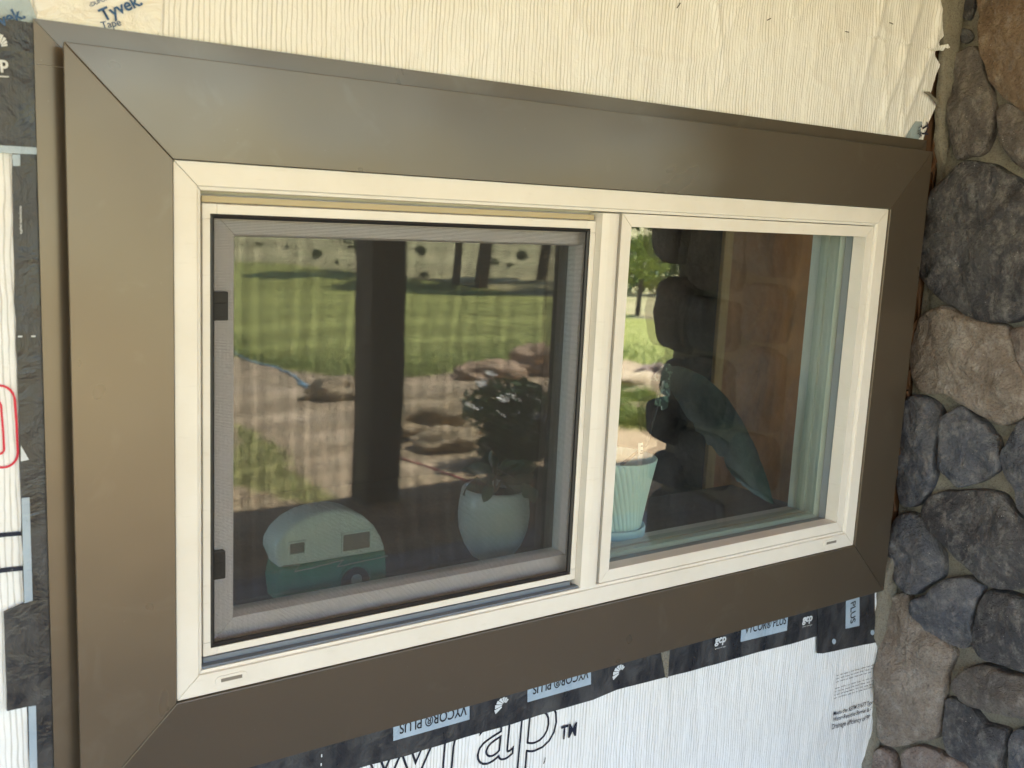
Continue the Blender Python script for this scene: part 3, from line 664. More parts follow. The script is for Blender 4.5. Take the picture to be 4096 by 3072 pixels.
S = [
 ('brown', T(3072,0,[(1815,-30),(1835,200),(1855,430),(1905,620),(1965,740),(2060,850),(2160,920),(2300,960),(2600,930),(2720,500),(2650,-100),(2300,-300),(1850,-300)]), .030),
 ('dark', T(3072,0,[(1660,0),(1672,120),(1712,165),(1760,140),(1788,0),(1780,-150),(1670,-150)]), .010),
 ('dark', T(3072,0,[(1622,270),(1700,240),(1758,280),(1763,335),(1700,372),(1635,345)]), .008),
 ('grey', T(3072,0,[(1545,520),(1600,470),(1740,420),(1810,440),(1850,560),(1900,700),(1950,850),(1960,960),(1900,1250),(1830,1320),(1740,1335),(1650,1365),(1600,1280),(1580,1130),(1560,900),(1542,700)]), .026),
 ('grey', T(3072,0,[(1980,950),(2050,905),(2120,920),(2230,1000),(2420,1060),(2500,1350),(2330,1480),(2212,1440),(2130,1370),(2050,1260),(2005,1130)]), .026),
 ('dark', T(3072,768,[(1690,-245),(1850,-235),(2000,-180),(2120,-95),(2260,-20),(2400,150),(2440,500),(2350,880),(2212,1040),(2100,1092),(1950,1105),(1760,1085),(1640,1005),(1480,895),(1385,775),(1322,640),(1335,500),(1375,350),(1405,180),(1450,0),(1560,-120)]), .036),
 ('tan', T(3072,768,[(1345,1075),(1500,1000),(1640,1045),(1800,1120),(1950,1150),(2060,1190),(2100,1350),(2150,1500),(2210,1650),(2225,1800),(2190,1915),(2110,1980),(2000,1990),(1850,1930),(1690,1825),(1580,1755),(1450,1735),(1350,1725),(1290,1670),(1255,1590),(1232,1480),(1255,1340),(1295,1190)]), .030),
 ('pink', T(3072,768,[(2100,1215),(2160,1175),(2230,1165),(2340,1200),(2360,1450),(2290,1590),(2215,1550),(2150,1410)]), .022),
 ('blue', T(3072,1536,[(1205,140),(1330,122),(1420,170),(1490,260),(1480,420),(1450,600),(1440,800),(1390,920),(1310,1030),(1220,1055),(1160,1035),(1125,950),(1120,800),(1120,640),(1135,450),(1180,300)]), .026),
 ('blue', T(3072,1536,[(1510,330),(1560,260),(1680,195),(1800,290),(1900,400),(1985,510),(1985,720),(1900,800),(1780,850),(1640,885),(1560,810),(1492,690),(1500,520)]), .030),
 ('blue', T(3072,1536,[(2212,310),(2150,385),(2090,500),(2042,560),(2014,650),(2045,780),(2115,900),(2145,1050),(2230,1120),(2400,1100),(2450,600),(2350,320)]), .028),
 ('dark', T(3072,1536,[(1362,1090),(1400,995),(1500,945),(1700,935),(1900,935),(2015,975),(2095,1080),(2180,1200),(2240,1330),(2290,1500),(2270,1640),(2212,1735),(2100,1755),(1965,1745),(1830,1665),(1680,1515),(1520,1345),(1425,1250),(1368,1150)]), .034),
 ('blue', T(3072,1536,[(1090,1200),(1170,1122),(1300,1150),(1380,1210),(1440,1340),(1480,1450),(1498,1530),(1485,1659),(1430,1700),(1340,1768),(1280,1808),(1200,1785),(1110,1705),(1080,1640),(1045,1500),(1055,1380)]), .030),
 ('blue', T(3072,2304,[(1270,200),(1370,165),(1440,100),(1510,50),(1700,18),(1825,80),(1838,150),(1790,250),(1752,400),(1755,540),(1680,615),(1580,578),(1440,518),(1370,470),(1300,380),(1250,310)]), .030),
 ('dark', T(3072,2304,[(1890,145),(2050,150),(2212,200),(2380,210),(2430,780),(2250,830),(2100,788),(1950,735),(1850,685),(1785,575),(1775,440),(1815,320)]), .030),
 ('tan', T(3072,2304,[(1060,225),(1130,175),(1205,195),(1245,330),(1310,425),(1480,555),(1585,680),(1540,850),(1518,1000),(1490,1150),(1478,1300),(1448,1378),(1300,1400),(1200,1440),(1090,1458),(995,1420),(952,1330),(948,1100),(962,850),(985,620),(1030,400)]), .032),
 ('grey', T(3072,2304,[(1602,950),(1640,862),(1740,802),(1850,772),(1960,795),(2100,850),(2230,870),(2420,910),(2400,1220),(2230,1215),(2050,1188),(1850,1155),(1700,1088),(1632,1010)]), .030),
 ('dark', T(3072,2304,[(1535,1080),(1600,1072),(1700,1120),(1800,1180),(1870,1270),(1960,1300),(2055,1335),(2055,1450),(2020,1600),(1990,1750),(1800,1700),(1650,1600),(1560,1520),(1525,1400),(1532,1200)]), .030),
 ('blue', T(3072,2304,[(2095,1400),(2150,1332),(2230,1310),(2420,1300),(2440,1700),(2150,1760),(2100,1600)]), .026),
 ('pink', T(3072,2304,[(900,1545),(960,1495),(1020,1505),(1080,1560),(1105,1659),(1110,1850),(1000,1950),(870,1900),(872,1659)]), .024),
 ('pink', T(3072,2304,[(1162,1600),(1200,1505),(1320,1482),(1450,1522),(1600,1572),(1720,1659),(1800,1800),(1700,1950),(1250,1950),(1175,1800)]), .028),
]
used_z = []
for k, (c_, pts, h) in enumerate(S):
    P = [WX(a, b, XS-0.45*h) for a, b in pts]
    cushion([(p.y, p.z) for p in P], XS, h, pal[c_], k+1, basis=face_basis)
# the part of the wall nearer the yard, mirrored in the right pane; stones turn the corner at its end
YE = -0.575
def blob(y0, y1, z0, z1, c_, h, seed):
    cy, cz = (y0+y1)/2, (z0+z1)/2; a_, b_ = (y1-y0)/2, (z1-z0)/2; r7 = random.Random(seed); poly = []
    for k in range(12):
        t = 2*math.pi*k/12; cs, sn = math.cos(t), math.sin(t); e = 0.55
        poly.append((cy+a_*math.copysign(abs(cs)**e, cs)*r7.uniform(.93, 1.02), cz+b_*math.copysign(abs(sn)**e, sn)*r7.uniform(.93, 1.02)))
    cushion(poly, XS, h, pal[c_], seed, basis=face_basis)
cols = ['dark','grey','dark','grey','dark','dark','grey','blue']
yb = (-0.575, -0.40, -0.262)
for ci in range(2):
    z = 0.05+ci*0.06; k = 0
    while z < 2.2:
        hgt = rnd.uniform(0.12, 0.2); 
        yl = yb[ci+1] + (0 if ci == 0 else 0.05*max(0, (z-1.3)))
        blob(yb[ci]+0.006, yl-0.006, z+0.006, z+hgt-0.006, cols[(k*3+ci*2) % 8], rnd.uniform(.022,.034), 40+ci*20+k); z += hgt; k += 1
# end stones wrapping the outer corner, heights read from the mirrored outline
ends = [(0.30,0.52,.6),(0.525,0.74,.7),(0.745,0.905,.65),(0.91,1.000,.66),(1.012,1.13,.69),(1.135,1.235,.64),(1.240,1.430,.68),(1.448,1.66,.71),(1.67,1.86,.68),(1.87,2.1,.7)]
for k, (z0, z1, ye) in enumerate(ends):
    r7 = random.Random(100+k); vs_, fs = [], []
    bm = bmesh.new(); bmesh.ops.create_icosphere(bm, subdivisions=4, radius=1)
    cz, hz = (z0+z1)/2, (z1-z0)/2-0.003
    for v in bm.verts:
        c3 = v.co.normalized(); q = [math.copysign(abs(t)**0.45, t) for t in c3]; 
        P = Vector((1.47+q[0]*0.118, -(ye-0.075)+q[1]*0.078*(1 if q[1] < 0 else 0.9), cz+q[2]*hz)); P += c3*noise.fractal(P*11+Vector((k, 0, 0)), 0.9, 2.1, 4)*0.010; v.co = P-st.location
    for f in bm.faces: f.smooth = True
    me = bpy.data.meshes.new('stone'); bm.to_mesh(me); bm.free(); me.materials.append(pal[cols[(k*5) % 8]])
    o = link(bpy.data.objects.new('stone', me)); o.parent = st
# mortar body, rough on its visible face
vs_, fs = [], []; ny, nz_ = 90, 330
for j in range(nz_+1):
    for i in range(ny+1):
        y = 0.020+(YE+0.02-0.020)*i/ny; z = 0.0+2.3*j/nz_
        d = 0.009*noise.fractal(Vector((y*9, z*9, 2.0)), 0.9, 2.1, 4)+0.002*noise.noise(Vector((y*60, z*60, 1)))
        edge = 0.0
        vs_.append((XS+0.004-d, y, z))
for j in range(nz_):
    for i in range(ny): a = j*(ny+1)+i; fs.append((a, a+1, a+ny+2, a+ny+1))
mb = MB(); mb.add(vs_, fs); mb.build('mortar', MORTAR, st, smooth=True, fix=False)
mb = MB(); mb.box(XS+0.006, XS+0.16, YE-0.045, 0.036, 0, 2.5); mb.build('mortar', MORTAR, st)
# ragged mortar lip against the wrap and trim
vs_, fs = [], []; m = 260
lip = [(3782,0),(3790,140),(3780,300),(3770,420),(3765,560),(3752,640),(3745,740),(3738,790),(3710,930),(3690,1080),(3672,1240),(3650,1430),(3632,1590),(3612,1760),(3590,1900),(3600,2020),(3575,2120),(3556,2240),(3540,2330),(3520,2440),(3508,2560),(3525,2600),(3512,2800),(3505,2960),(3488,3000),(3470,3072),(3465,3200)]
lw = [W(a, b, 0.012) for a, b in lip]; lw.sort(key=lambda p: p.z)
def lipx(z):
    for p, q in zip(lw, lw[1:]):
        if p.z <= z <= q.z: return p.x+(q.x-p.x)*(z-p.z)/max(1e-6, q.z-p.z)
    return lw[0].x if z < lw[0].z else lw[-1].x
for j in range(m+1):
    z = 0.3+1.75*j/m; xl = 0.006+lipx(z)+0.002*noise.noise(Vector((z*60, 0, 0))); xl = min(xl, XS-0.001)
    t_in = max(0.0, min(1.0, (z-0.90)/0.07, (1.72-z)/0.06)); xl += (XS-0.002-xl)*t_in+0.004*noise.noise(Vector((z*25, 7, 0)))*(1-t_in)
    for i in range(6):
        t = i/5; vs_.append((xl+(XS-0.006-xl)*t, 0.020-0.008*t+0.002*noise.noise(Vector((z*80, i, 0))), z))
    vs_.append((xl+0.001, 0.031, z))
for j in range(m):
    for i in range(5): a = j*7+i; fs.append((a, a+1, a+8, a+7))
    a = j*7; fs.append((a+6, a, a+7, a+13))
mb = MB(); mb.add(vs_, fs); mb.build('mortar', MORTAR, st, smooth=True)

# ================================================================== inside the room
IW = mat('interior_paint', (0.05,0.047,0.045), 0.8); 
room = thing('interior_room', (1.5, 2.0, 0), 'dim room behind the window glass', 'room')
mb = MB(); mb.box(-1.2, 3.1, 4.0, 4.1, 0, 2.5); mb.box(-1.3, -1.2, 0.1, 0.14, 0, 2.5); mb.box(-1.3, -1.2, 0.88, 4.1, 0, 2.5); mb.box(-1.3, -1.2, 0.14, 0.88, 0, 0.5); mb.box(-1.3, -1.2, 0.14, 0.88, 2.3, 2.5); mb.box(3.0, 3.1, 0.90, 4.1, 0, 2.5); mb.box(3.0, 3.1, 0.1, 0.9, 0, 0.3); mb.box(3.0, 3.1, 0.1, 0.14, 0.3, 2.5)  # side walls left open out of view to let extra daylight in
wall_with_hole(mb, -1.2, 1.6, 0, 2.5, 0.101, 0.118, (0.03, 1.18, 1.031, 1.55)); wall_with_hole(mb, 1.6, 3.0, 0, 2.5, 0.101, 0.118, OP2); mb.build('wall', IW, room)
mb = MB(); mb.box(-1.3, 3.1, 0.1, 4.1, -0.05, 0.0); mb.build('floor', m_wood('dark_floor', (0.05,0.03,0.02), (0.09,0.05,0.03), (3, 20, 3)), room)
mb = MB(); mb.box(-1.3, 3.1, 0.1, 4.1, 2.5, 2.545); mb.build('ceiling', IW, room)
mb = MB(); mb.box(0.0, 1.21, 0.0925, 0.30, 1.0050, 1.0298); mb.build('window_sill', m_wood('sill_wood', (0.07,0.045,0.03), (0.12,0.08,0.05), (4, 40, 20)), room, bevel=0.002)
door = thing('wooden_door', (2.3, 0.93, 0), 'reddish brown wooden door with pale wood edge inside the room', 'door')
dx = W(2939, 930, 0.8985).x; dxl = W(2904, 930, 0.8985).x-0.004
mb = MB(); mb.box(dx+0.003, 2.999, 0.905, 0.945, 0.01, 2.1); mb.build('door_leaf', m_wood('red_brown_door', (0.10,0.034,0.009), (0.36,0.14,0.042), (7, 7, 3.0), 0.5), door, bevel=0.003)
mb = MB(); mb.box(dxl+0.004, dx, 0.8985, 0.912, 0.0, 2.1); mb.build('door_edge_trim', m_wood('pale_wood', (0.30,0.17,0.055), (0.40,0.24,0.09), (40, 40, 4), 0.5), door, bevel=0.003)

# ---- trailer figurine on the sill
SZ = 1.0300
cp = thing('camper_figurine', (0.24, 0.125, SZ), 'small pale and teal ceramic camper trailer figurine on the indoor sill', 'figurine')
CREAMC = mat('glazed_pale_mint', (0.78,0.85,0.80), 0.22, 0.6); TEAL = mat('glazed_teal', (0.06,0.27,0.20), 0.2, 0.6)
def camper_outline():
    pts = []
    x0, x1, zb = 0.160, 0.317, SZ+0.008
    return [(x0+0.004, zb),(x0+0.000, zb+0.030),(x0+0.004, zb+0.052),(x0-0.004, zb+0.070),(x0-0.003, zb+0.082),(x0+0.006, zb+0.096),(x0+0.020, zb+0.107),(x0+0.040, zb+0.115),(x0+0.062, zb+0.1185),(x0+0.084, zb+0.1185),(x0+0.104, zb+0.113),(x0+0.122, zb+0.103),(x0+0.138, zb+0.088),(x0+0.149, zb+0.070),(x1-0.002, zb+0.055),(x1, zb+0.040),(x1+0.002, zb+0.018),(x1-0.002, zb)]
def rounded_extrude(mb, ol, y0, y1, r, cut=None):
    """side outline extruded across, with softened side edges"""
    cx = sum(p[0] for p in ol)/len(ol); cz = sum(p[1] for p in ol)/len(ol); n = len(ol); prof = []
    for k in range(5):
        t = k/4*math.pi/2; prof.append((y0+r-r*math.sin(t), 1-(r*(1-math.cos(t)))/0.06))
    prof = [(y0+r*(1-math.sin(math.pi/2*k/4)), 1-(r/0.06)*(1-math.cos(math.pi/2*k/4))) for k in range(4, -1, -1)]
    prof2 = [(y1-r*(1-math.sin(math.pi/2*k/4)), s_) for k, (_, s_) in zip(range(0, 5), reversed(prof))]
    rows = prof+prof2; vs_ = []
    for y, s_ in rows:
        for x, z in ol: vs_.append((cx+(x-cx)*s_, y, cz+(z-cz)*s_))
    fs = []
    for j in range(len(rows)-1):
        for i in range(n): a = j*n+i; b_ = j*n+(i+1) % n; fs.append((a, b_, b_+n, a+n))
    fs += [tuple(range(n)), tuple(reversed(range((len(rows)-1)*n, len(rows)*n)))]
    mb.add(vs_, fs)
ol = camper_outline(); zc = SZ+0.058
def clip_poly(ol, z, above):
    out = []
    for i in range(len(ol)):
        a, b_ = ol[i], ol[(i+1) % len(ol)]; ia = (a[1] >= z) == above; ib = (b_[1] >= z) == above
        if ia: out.append(a)
        if ia != ib: t = (z-a[1])/(b_[1]-a[1]); out.append((a[0]+(b_[0]-a[0])*t, z))
    return out
mb = MB(); rounded_extrude(mb, clip_poly(ol, zc, True), 0.1000, 0.152, 0.009); o = mb.build('body', CREAMC, cp, smooth=True)
mb = MB(); rounded_extrude(mb, clip_poly(ol, zc-0.0002, False), 0.0992, 0.1528, 0.008); mb.build('lower_body', TEAL, cp, bevel=0.002)
SIL = mat('silver_glaze', (0.5,0.55,0.55), 0.25, 0.6, 0.3); WNG = mat('taupe_window', (0.20,0.18,0.16), 0.3)
for (a, b_, c_, d_) in ((0.1745, 0.1945, 1.1065, 1.1205), (0.2490, 0.2885, 1.0985, 1.1215)):
    yf = 0.0990
    mb = MB(); mb.box(a, b_, yf-0.0003, yf+0.004, c_, d_); wn = mb.build('window', WNG, cp, bevel=0.0005)
    mb = MB(); mb.box(a-0.0018, b_+0.0018, yf-0.0022, yf+0.003, c_-0.0026, c_-0.0002); mb.box(a-0.0018, a-0.0002, yf-0.0016, yf+0.003, c_-0.0002, d_); mb.box(b_+0.0002, b_+0.0018, yf-0.0016, yf+0.003, c_-0.0002, d_); mb.box(a-0.0024, b_+(0.006 if b_ > .25 else 0.002), yf-0.0034, yf+0.003, d_+0.0002, d_+0.0022); mb.build('window_frame', CREAMC, cp)
mb = MB(); mb.tube([(0.163,0.0978,zc+0.004),(0.188,0.0978,zc+0.003),(0.181,0.0978,zc-0.006),(0.203,0.0978,zc-0.005),(0.250,0.0978,zc-0.001),(0.241,0.0978,zc-0.009),(0.316,0.0980,zc-0.006)], 0.0010, 6); mb.build('stripe', SIL, cp)
def disc(cx, cy0, cy1, cz, r, name, m_, parent, n=24):
    mb = MB(); mb.tube([(cx, cy0, cz), (cx, cy1, cz)], r, n); return mb.build(name, m_, parent, smooth=False, bevel=0.001)
disc(0.268, 0.0955, 0.112, SZ+0.0232, 0.0205, 'wheel', BLACK, cp); disc(0.268, 0.0925, 0.0954, SZ+0.0275, 0.0080, 'hubcap', SIL, cp)
mb = MB(); mb.tube([(0.268+0.0240*math.cos(t), 0.0980, SZ+0.0232+0.0240*math.sin(t)) for t in [math.pi*k/12 for k in range(13)]], 0.0020, 6); mb.build('wheel_arch', TEAL, cp)

# ---- lathe
def lathe(prof, c, n, name, m_, parent, ribs=0, amp=0.0, twist=0.0, smooth=True):
    vs_, fs = [], []
    for (r, z) in prof:
        for k in range(n):
            t = 2*math.pi*k/n; rr = r
            if ribs: 
                zz = (z-prof[0][1])/(prof[-1][1]-prof[0][1]+1e-9) if False else z
                ph = (t*ribs+twist*(z-c[2])*ribs); s_ = math.sin(ph); rr = r*(1-amp*(1-abs(math.sin(ph/2)))**2)
            vs_.append((c[0]+rr*math.cos(t), c[1]+rr*math.sin(t), z))
    for j in range(len(prof)-1):
        for k in range(n): a = j*n+k; b_ = j*n+(k+1) % n; fs.append((a, b_, b_+n, a+n))
    fs.append(tuple(range(n))); fs.append(tuple(reversed(range((len(prof)-1)*n, len(prof)*n))))
    mb = MB(); mb.add(vs_, fs); return mb.build(name, m_, parent, smooth=smooth)
LEAFD = mat('dark_glossy_leaf', (0.020,0.050,0.028), 0.5, 0.35); n_ = N(LEAFD); n_.col(n_.mix(n_.noise(60, 3), (0.010,0.030,0.018), (0.05,0.10,0.05)))
LEAFV = mat('variegated_leaf', (0.03,0.09,0.05), 0.3, 0.5); n_ = N(LEAFV)
n_.col(n_.mix(n_.ramp(n_.noise(1.0, 3, 0.6, n_.mapping((110, 110, 90), (0.5, 0.2, 0))), [(0.54, 0.0), (0.60, 1.0)]), (0.008,0.028,0.018), (0.13,0.21,0.16)))
def leaf(mb, base, tip, width, sag=0.0, nrm=Vector((0, -1, 0)), n=14, fold=0.25, ragged=0.0, seed=0, peak=0.38):
    base, tip = Vector(base), Vector(tip); d = tip-base; side = d.cross(nrm).normalized(); up = side.cross(d).normalized(); vs_, fs = [], []
    for i in range(n+1):
        t = i/n; wv = width*(math.sin(math.pi*min(1, t**(math.log(0.5)/math.log(peak))))**0.8 if 0 < t < 1 else 0)+0.0006
        c_ = base+d*t+Vector((0, 0, -sag*4*t*(1-t)))
        for s_ in (-1, -0.5, 0, 0.5, 1):
            rg = ragged*noise.noise(Vector((t*22, s_*3, seed)))*(abs(s_) > 0.9)
            vs_.append(c_+side*(s_*wv*(1+rg))+up*(abs(s_)*wv*fold))
        if i:
            for k in range(4): a = (i-1)*5+k; fs.append((a, a+1, a+6, a+5))
    mb.add(vs_, fs)
# ---- fluted pot
pot = thing('fluted_flower_pot', (0.760, 0.149, SZ), 'pale mint fluted ceramic pot on a saucer behind the right pane', 'flower pot')
MINT = mat('mint_glaze', (0.55,0.70,0.62), 0.28, 0.55); n_ = N(MINT); n_.col(n_.mix(n_.noise(14, 3), (0.58,0.76,0.70), (0.74,0.86,0.76)))
pc = (0.760, 0.149, SZ)
prof = []
for k in range(41):
    t = k/40; z = SZ+0.022+t*0.112; prof.append((0.0500+0.0150*t+0.004*t*t, z))
prof += [(0.0695, SZ+0.1365), (0.0680, SZ+0.1380), (0.0655, SZ+0.1365), (0.0630, SZ+0.120)]
lathe(prof, pc, 400, 'pot_body', MINT, pot, ribs=46, amp=0.045, twist=4.2)
lathe([(0.050, SZ+0.0002), (0.0535, SZ+0.002), (0.0570, SZ+0.010), (0.0575, SZ+0.022), (0.0560, SZ+0.025), (0.0540, SZ+0.0245), (0.0530, SZ+0.021)], pc, 64, 'saucer', mat('mint_saucer_glaze', (0.45,0.64,0.66), 0.22, 0.6), pot)
lathe([(0.0625, SZ+0.115), (0.03, SZ+0.119), (0.002, SZ+0.120)], pc, 40, 'soil', mat('potting_soil', (0.03,0.02,0.014), 0.95), pot)
tg = thing('plant_tag', (0.79, 0.13, SZ+0.115), 'narrow white plant tag stuck upright in the fluted pot', 'plant tag')
A, B = W(2562,1840,0.13), W(2562,1772,0.13)
mb = MB(); wv = 0.0048
mb.add([(A.x-wv, 0.1300, A.z-0.02), (A.x+wv, 0.1300, A.z-0.02), (B.x+wv, 0.1290, B.z), (B.x-wv, 0.1290, B.z), (A.x-wv, 0.1308, A.z-0.02), (A.x+wv, 0.1308, A.z-0.02), (B.x+wv, 0.1298, B.z), (B.x-wv, 0.1298, B.z)], [(0,1,2,3),(7,6,5,4),(0,3,7,4),(1,5,6,2),(3,2,6,7),(0,4,5,1)]); mb.build('tag_blade', mat('white_plastic', (0.8,0.8,0.76), 0.5), tg)
for dz, L_ in ((0.004, 0.006), (0.012, 0.004), (0.016, 0.007)):
    mb = MB(); mb.box(A.x-L_/2, A.x+L_/2, 0.1284, 0.1288, B.z-dz-0.0022, B.z-dz); mb.build('printed_line', NAVY, tg)
# ---- plant with broad leaf behind the right pane
pl = thing('leafy_houseplant', (0.92, 0.19, SZ), 'dark houseplant with one broad drooping leaf behind the right pane', 'houseplant')
mb = MB(); leaf(mb, W(2655,1475,0.16), W(3092,2012,0.115), 0.050, -0.016, Vector((0.3,-1,0.1)), 30, 0.16, 0.16, 3, 0.42)
BROADL = mat('broad_teal_leaf', (0.03,0.10,0.095), 0.55, 0.3); n_ = N(BROADL)
n_.col(n_.mix(n_.ramp(n_.noise(7, 2, 0.5), [(0.46, 0.0), (0.62, 1.0)]), (0.006,0.012,0.012), (0.030,0.052,0.050)))
mb.build('broad_leaf', BROADL, pl, smooth=True, fix=False)
mb = MB(); leaf(mb, W(2895,1835,0.125), W(3096,2016,0.108), 0.020, 0.002, Vector((0.2,-1,0.5)), 20, 0.2, 0.3, 8, 0.3); mb.build('folded_leaf', BROADL, pl, smooth=True, fix=False)
mb = MB()
for (a, b_, w_) in (((2690,1470),(2606,1520),0.012), ((2672,1540),(2640,1575),0.014), ((2665,1560),(2618,1620),0.016), ((2660,1590),(2645,1640),0.010), ((2670,1500),(2650,1560),0.012)):
    leaf(mb, W(*a, 0.14), W(*b_, 0.125), w_, 0.0, Vector((0.2,-1,0.3)), 10, 0.2)
mb.build('variegated_leaves', LEAFV, pl, smooth=True, fix=False)
mb = MB(); mb.tube([W(2655,1475,0.16), W(2625,1640,0.16), W(2585,1780,0.155), (0.775,0.150,SZ+0.12)], [0.0015,0.002,0.0025,0.003], 8); mb.build('stem', DARK, pl, smooth=True)
# ---- round white vase and its hanging leaves
vc = (0.528, 0.155, SZ)
vase = thing('round_white_vase', vc, 'rounded white ceramic vase standing behind the screen', 'vase')
lathe([(0.026, SZ+0.0002), (0.032, SZ+0.004), (0.044, SZ+0.022), (0.0525, SZ+0.045), (0.0550, SZ+0.068), (0.0535, SZ+0.088), (0.0500, SZ+0.108), (0.048, SZ+0.1105), (0.046, SZ+0.108), (0.044, SZ+0.095)], vc, 72, 'vase_body', mat('white_glaze', (0.56,0.60,0.58), 0.3, 0.55), vase)
lathe([(0.0445, SZ+0.098), (0.03, SZ+0.101), (0.002, SZ+0.102)], vc, 40, 'soil', bpy.data.materials['potting_soil'], vase)
vp = thing('trailing_houseplant', (vc[0], vc[1], SZ+0.103), 'trailing plant with pointed dark leaves growing from the round white vase', 'houseplant')
mb = MB(); r5 = random.Random(5)
for (a, b_, w_, y_) in (((1958,1925),(1934,2008),0.011,.10), ((2085,1935),(2118,1990),0.010,.10), ((2110,1945),(2140,2010),0.010,.10), ((2098,1930),(2092,1975),0.006,.10)): leaf(mb, W(*a, y_), W(*b_, y_-0.004), w_, 0.0, Vector((0.1,-1,0.1)), 10, 0.3, 0.25, r5.random()*9, 0.5)
for k in range(26):
    t = r5.uniform(0, 2*math.pi); z = SZ+0.105+r5.uniform(0, .035); rr = r5.uniform(.005, .035); p0 = Vector((vc[0]+rr*math.cos(t), vc[1]+rr*math.sin(t)*0.7, z)); d = Vector((math.cos(t), math.sin(t)*0.7, r5.uniform(-.5, .6))).normalized()*r5.uniform(.03, .055)
    leaf(mb, p0, p0+d, r5.uniform(.008, .013), 0.0, Vector((0.1,-0.8,0.5)), 8, 0.3)
mb.build('leaves', LEAFD, vp, smooth=True, fix=False)
mb = MB()
for k in range(6):
    t = k*1.05; mb.tube([(vc[0], vc[1], SZ+0.103), (vc[0]+0.02*math.cos(t), vc[1]+0.015*math.sin(t), SZ+0.13), (vc[0]+0.045*math.cos(t), vc[1]+0.03*math.sin(t), SZ+0.14)], [0.002,0.0015,0.001], 6)
mb.build('stems', LEAFD, vp, smooth=True)

# ================================================================== porch
PF = -0.0
m_c = mat('porch_concrete', (0.20,0.20,0.21), 0.85); n_ = N(m_c); n_.col(n_.mix(n_.noise(6, 5, 0.6), (0.20,0.20,0.205), (0.31,0.31,0.315))); n_.bump(n_.noise(120, 3), 0.3, 0.002)
mb = MB(); mb.box(-8.8, 9.8, -2.75, 0.03, -0.3, 0.004); po = mb.build('porch_floor', m_c); tag(po, kind='structure')
PINE = m_wood('pine_board', (0.56,0.29,0.075), (0.70,0.41,0.145), (3, 30, 3), 0.5)
roof = thing('porch_roof', (1, -2, 2.5), 'porch roof with warm pine board ceiling over the window wall', 'roof')
mb = MB()
y = 0.02
while y > -3.9: mb.box(-8.8, 9.8, y-0.136, y-0.004, 2.52, 2.54); y -= 0.14
mb.build('ceiling_boards', PINE, roof)
mb = MB(); mb.box(-9.1, 10.1, -4.02, 0.8, 2.55, 2.68); mb.build('roof_deck', SHEATH, roof)
POSTW = m_wood('dark_stained_post', (0.030,0.022,0.018), (0.055,0.040,0.030), (16, 16, 2), 0.6)
mb = MB(); mb.box(-9, 10, -3.68, -3.44, 2.28, 2.519); mb.build('beam', POSTW, roof, bevel=0.006)
def post(x, label):
    t = thing('porch_post', (x, -3.56, terrain(x, -3.56)), label, 'post', 'square posts carrying the porch roof')
    mb = MB(); mb.box(x-0.098, x+0.098, -3.658, -3.462, 0.0, 2.278); mb.build('post_shaft', POSTW, t, bevel=0.008)
    mb = MB(); mb.box(x-0.100, x+0.100, -3.660, -3.460, -0.05, 0.012); mb.build('post_base', MORTAR, t, bevel=0.006)
xa = (seenY(1415,1990,.056,-3.56).x+seenY(1580,1990,.056,-3.56).x)/2
post(xa, 'dark square porch post mirrored in the screened left pane')
xb = seenY(2218,1100,.056,-3.658).x+0.098
post(xb, 'dark square porch post mirrored at the right edge of the screened pane')
post(-1.9, 'dark square porch post left of the window view'); post(8.3, 'dark square porch post far to the right')

# ================================================================== yard
def bearing(x, y): return math.atan2(x-CAM.x, -y+1.08)
def rng(x, y): return math.hypot(x-CAM.x, -y+1.08)
def boundary(pts):
    P = [seen(a, b, .05) for a, b in pts]; return sorted([(bearing(p.x, p.y), rng(p.x, p.y)) for p in P])
lawn_near = boundary([(940,1430),(1150,1490),(1400,1530),(1700,1510),(1900,1470),(2150,1440),(2500,1440),(2600,1470)])
lawn_far = boundary([(940,1050),(1200,1065),(1500,1095),(1800,1128),(2100,1170),(2500,1255),(2560,1270)])
def interp(P, x):
    if x <= P[0][0]: return P[0][1]
    for (a, b), (c, d) in zip(P, P[1:]):
        if a <= x <= c: return b+(d-b)*(x-a)/max(1e-6, c-a)
    return P[-1][1]
patch = [seen(a, b, .05) for a, b in ((925,1690),(1060,1760),(1180,1830),(1260,1920),(1330,2000),(1180,2010),(1030,1960),(925,1930))]
strips = [seen(a, b, .03) for a, b in ((2450,1590),(2560,1600),(2470,1640),(2500,1690),(2560,1700),(2600,1690),(2440,1560))]
sand = [seen(a, b, .05) for a, b in ((1000,1560),(1150,1570),(1300,1600),(1200,1680),(1330,1750),(1380,1860),(1750,1700),(1850,1760),(1700,1880),(1400,1950))]
def inpoly(x, y, P):
    c = False; j = len(P)-1
    for i in range(len(P)):
        if (P[i].y > y) != (P[j].y > y) and x < (P[j].x-P[i].x)*(y-P[i].y)/(P[j].y-P[i].y)+P[i].x: c = not c
        j = i
    return c
def sm(t): t = max(0, min(1, t)); return t*t*(3-2*t)
ys = []; y = -2.6
while y > -260: ys.append(y); y -= 0.05+max(0, (-y-4))*0.014
xs = []; x = 0.0; 
xs = [1.0]; s_ = 0.07
while xs[-1] < 330: xs.append(xs[-1]+max(0.07, (xs[-1]-9)*0.03))
neg = [1.0]
while neg[-1] > -200: neg.append(neg[-1]-max(0.12, (1-neg[-1])*0.05))
xs = list(reversed(neg[1:]))+xs
vs_, fs, A1, A2, A3 = [], [], [], [], []
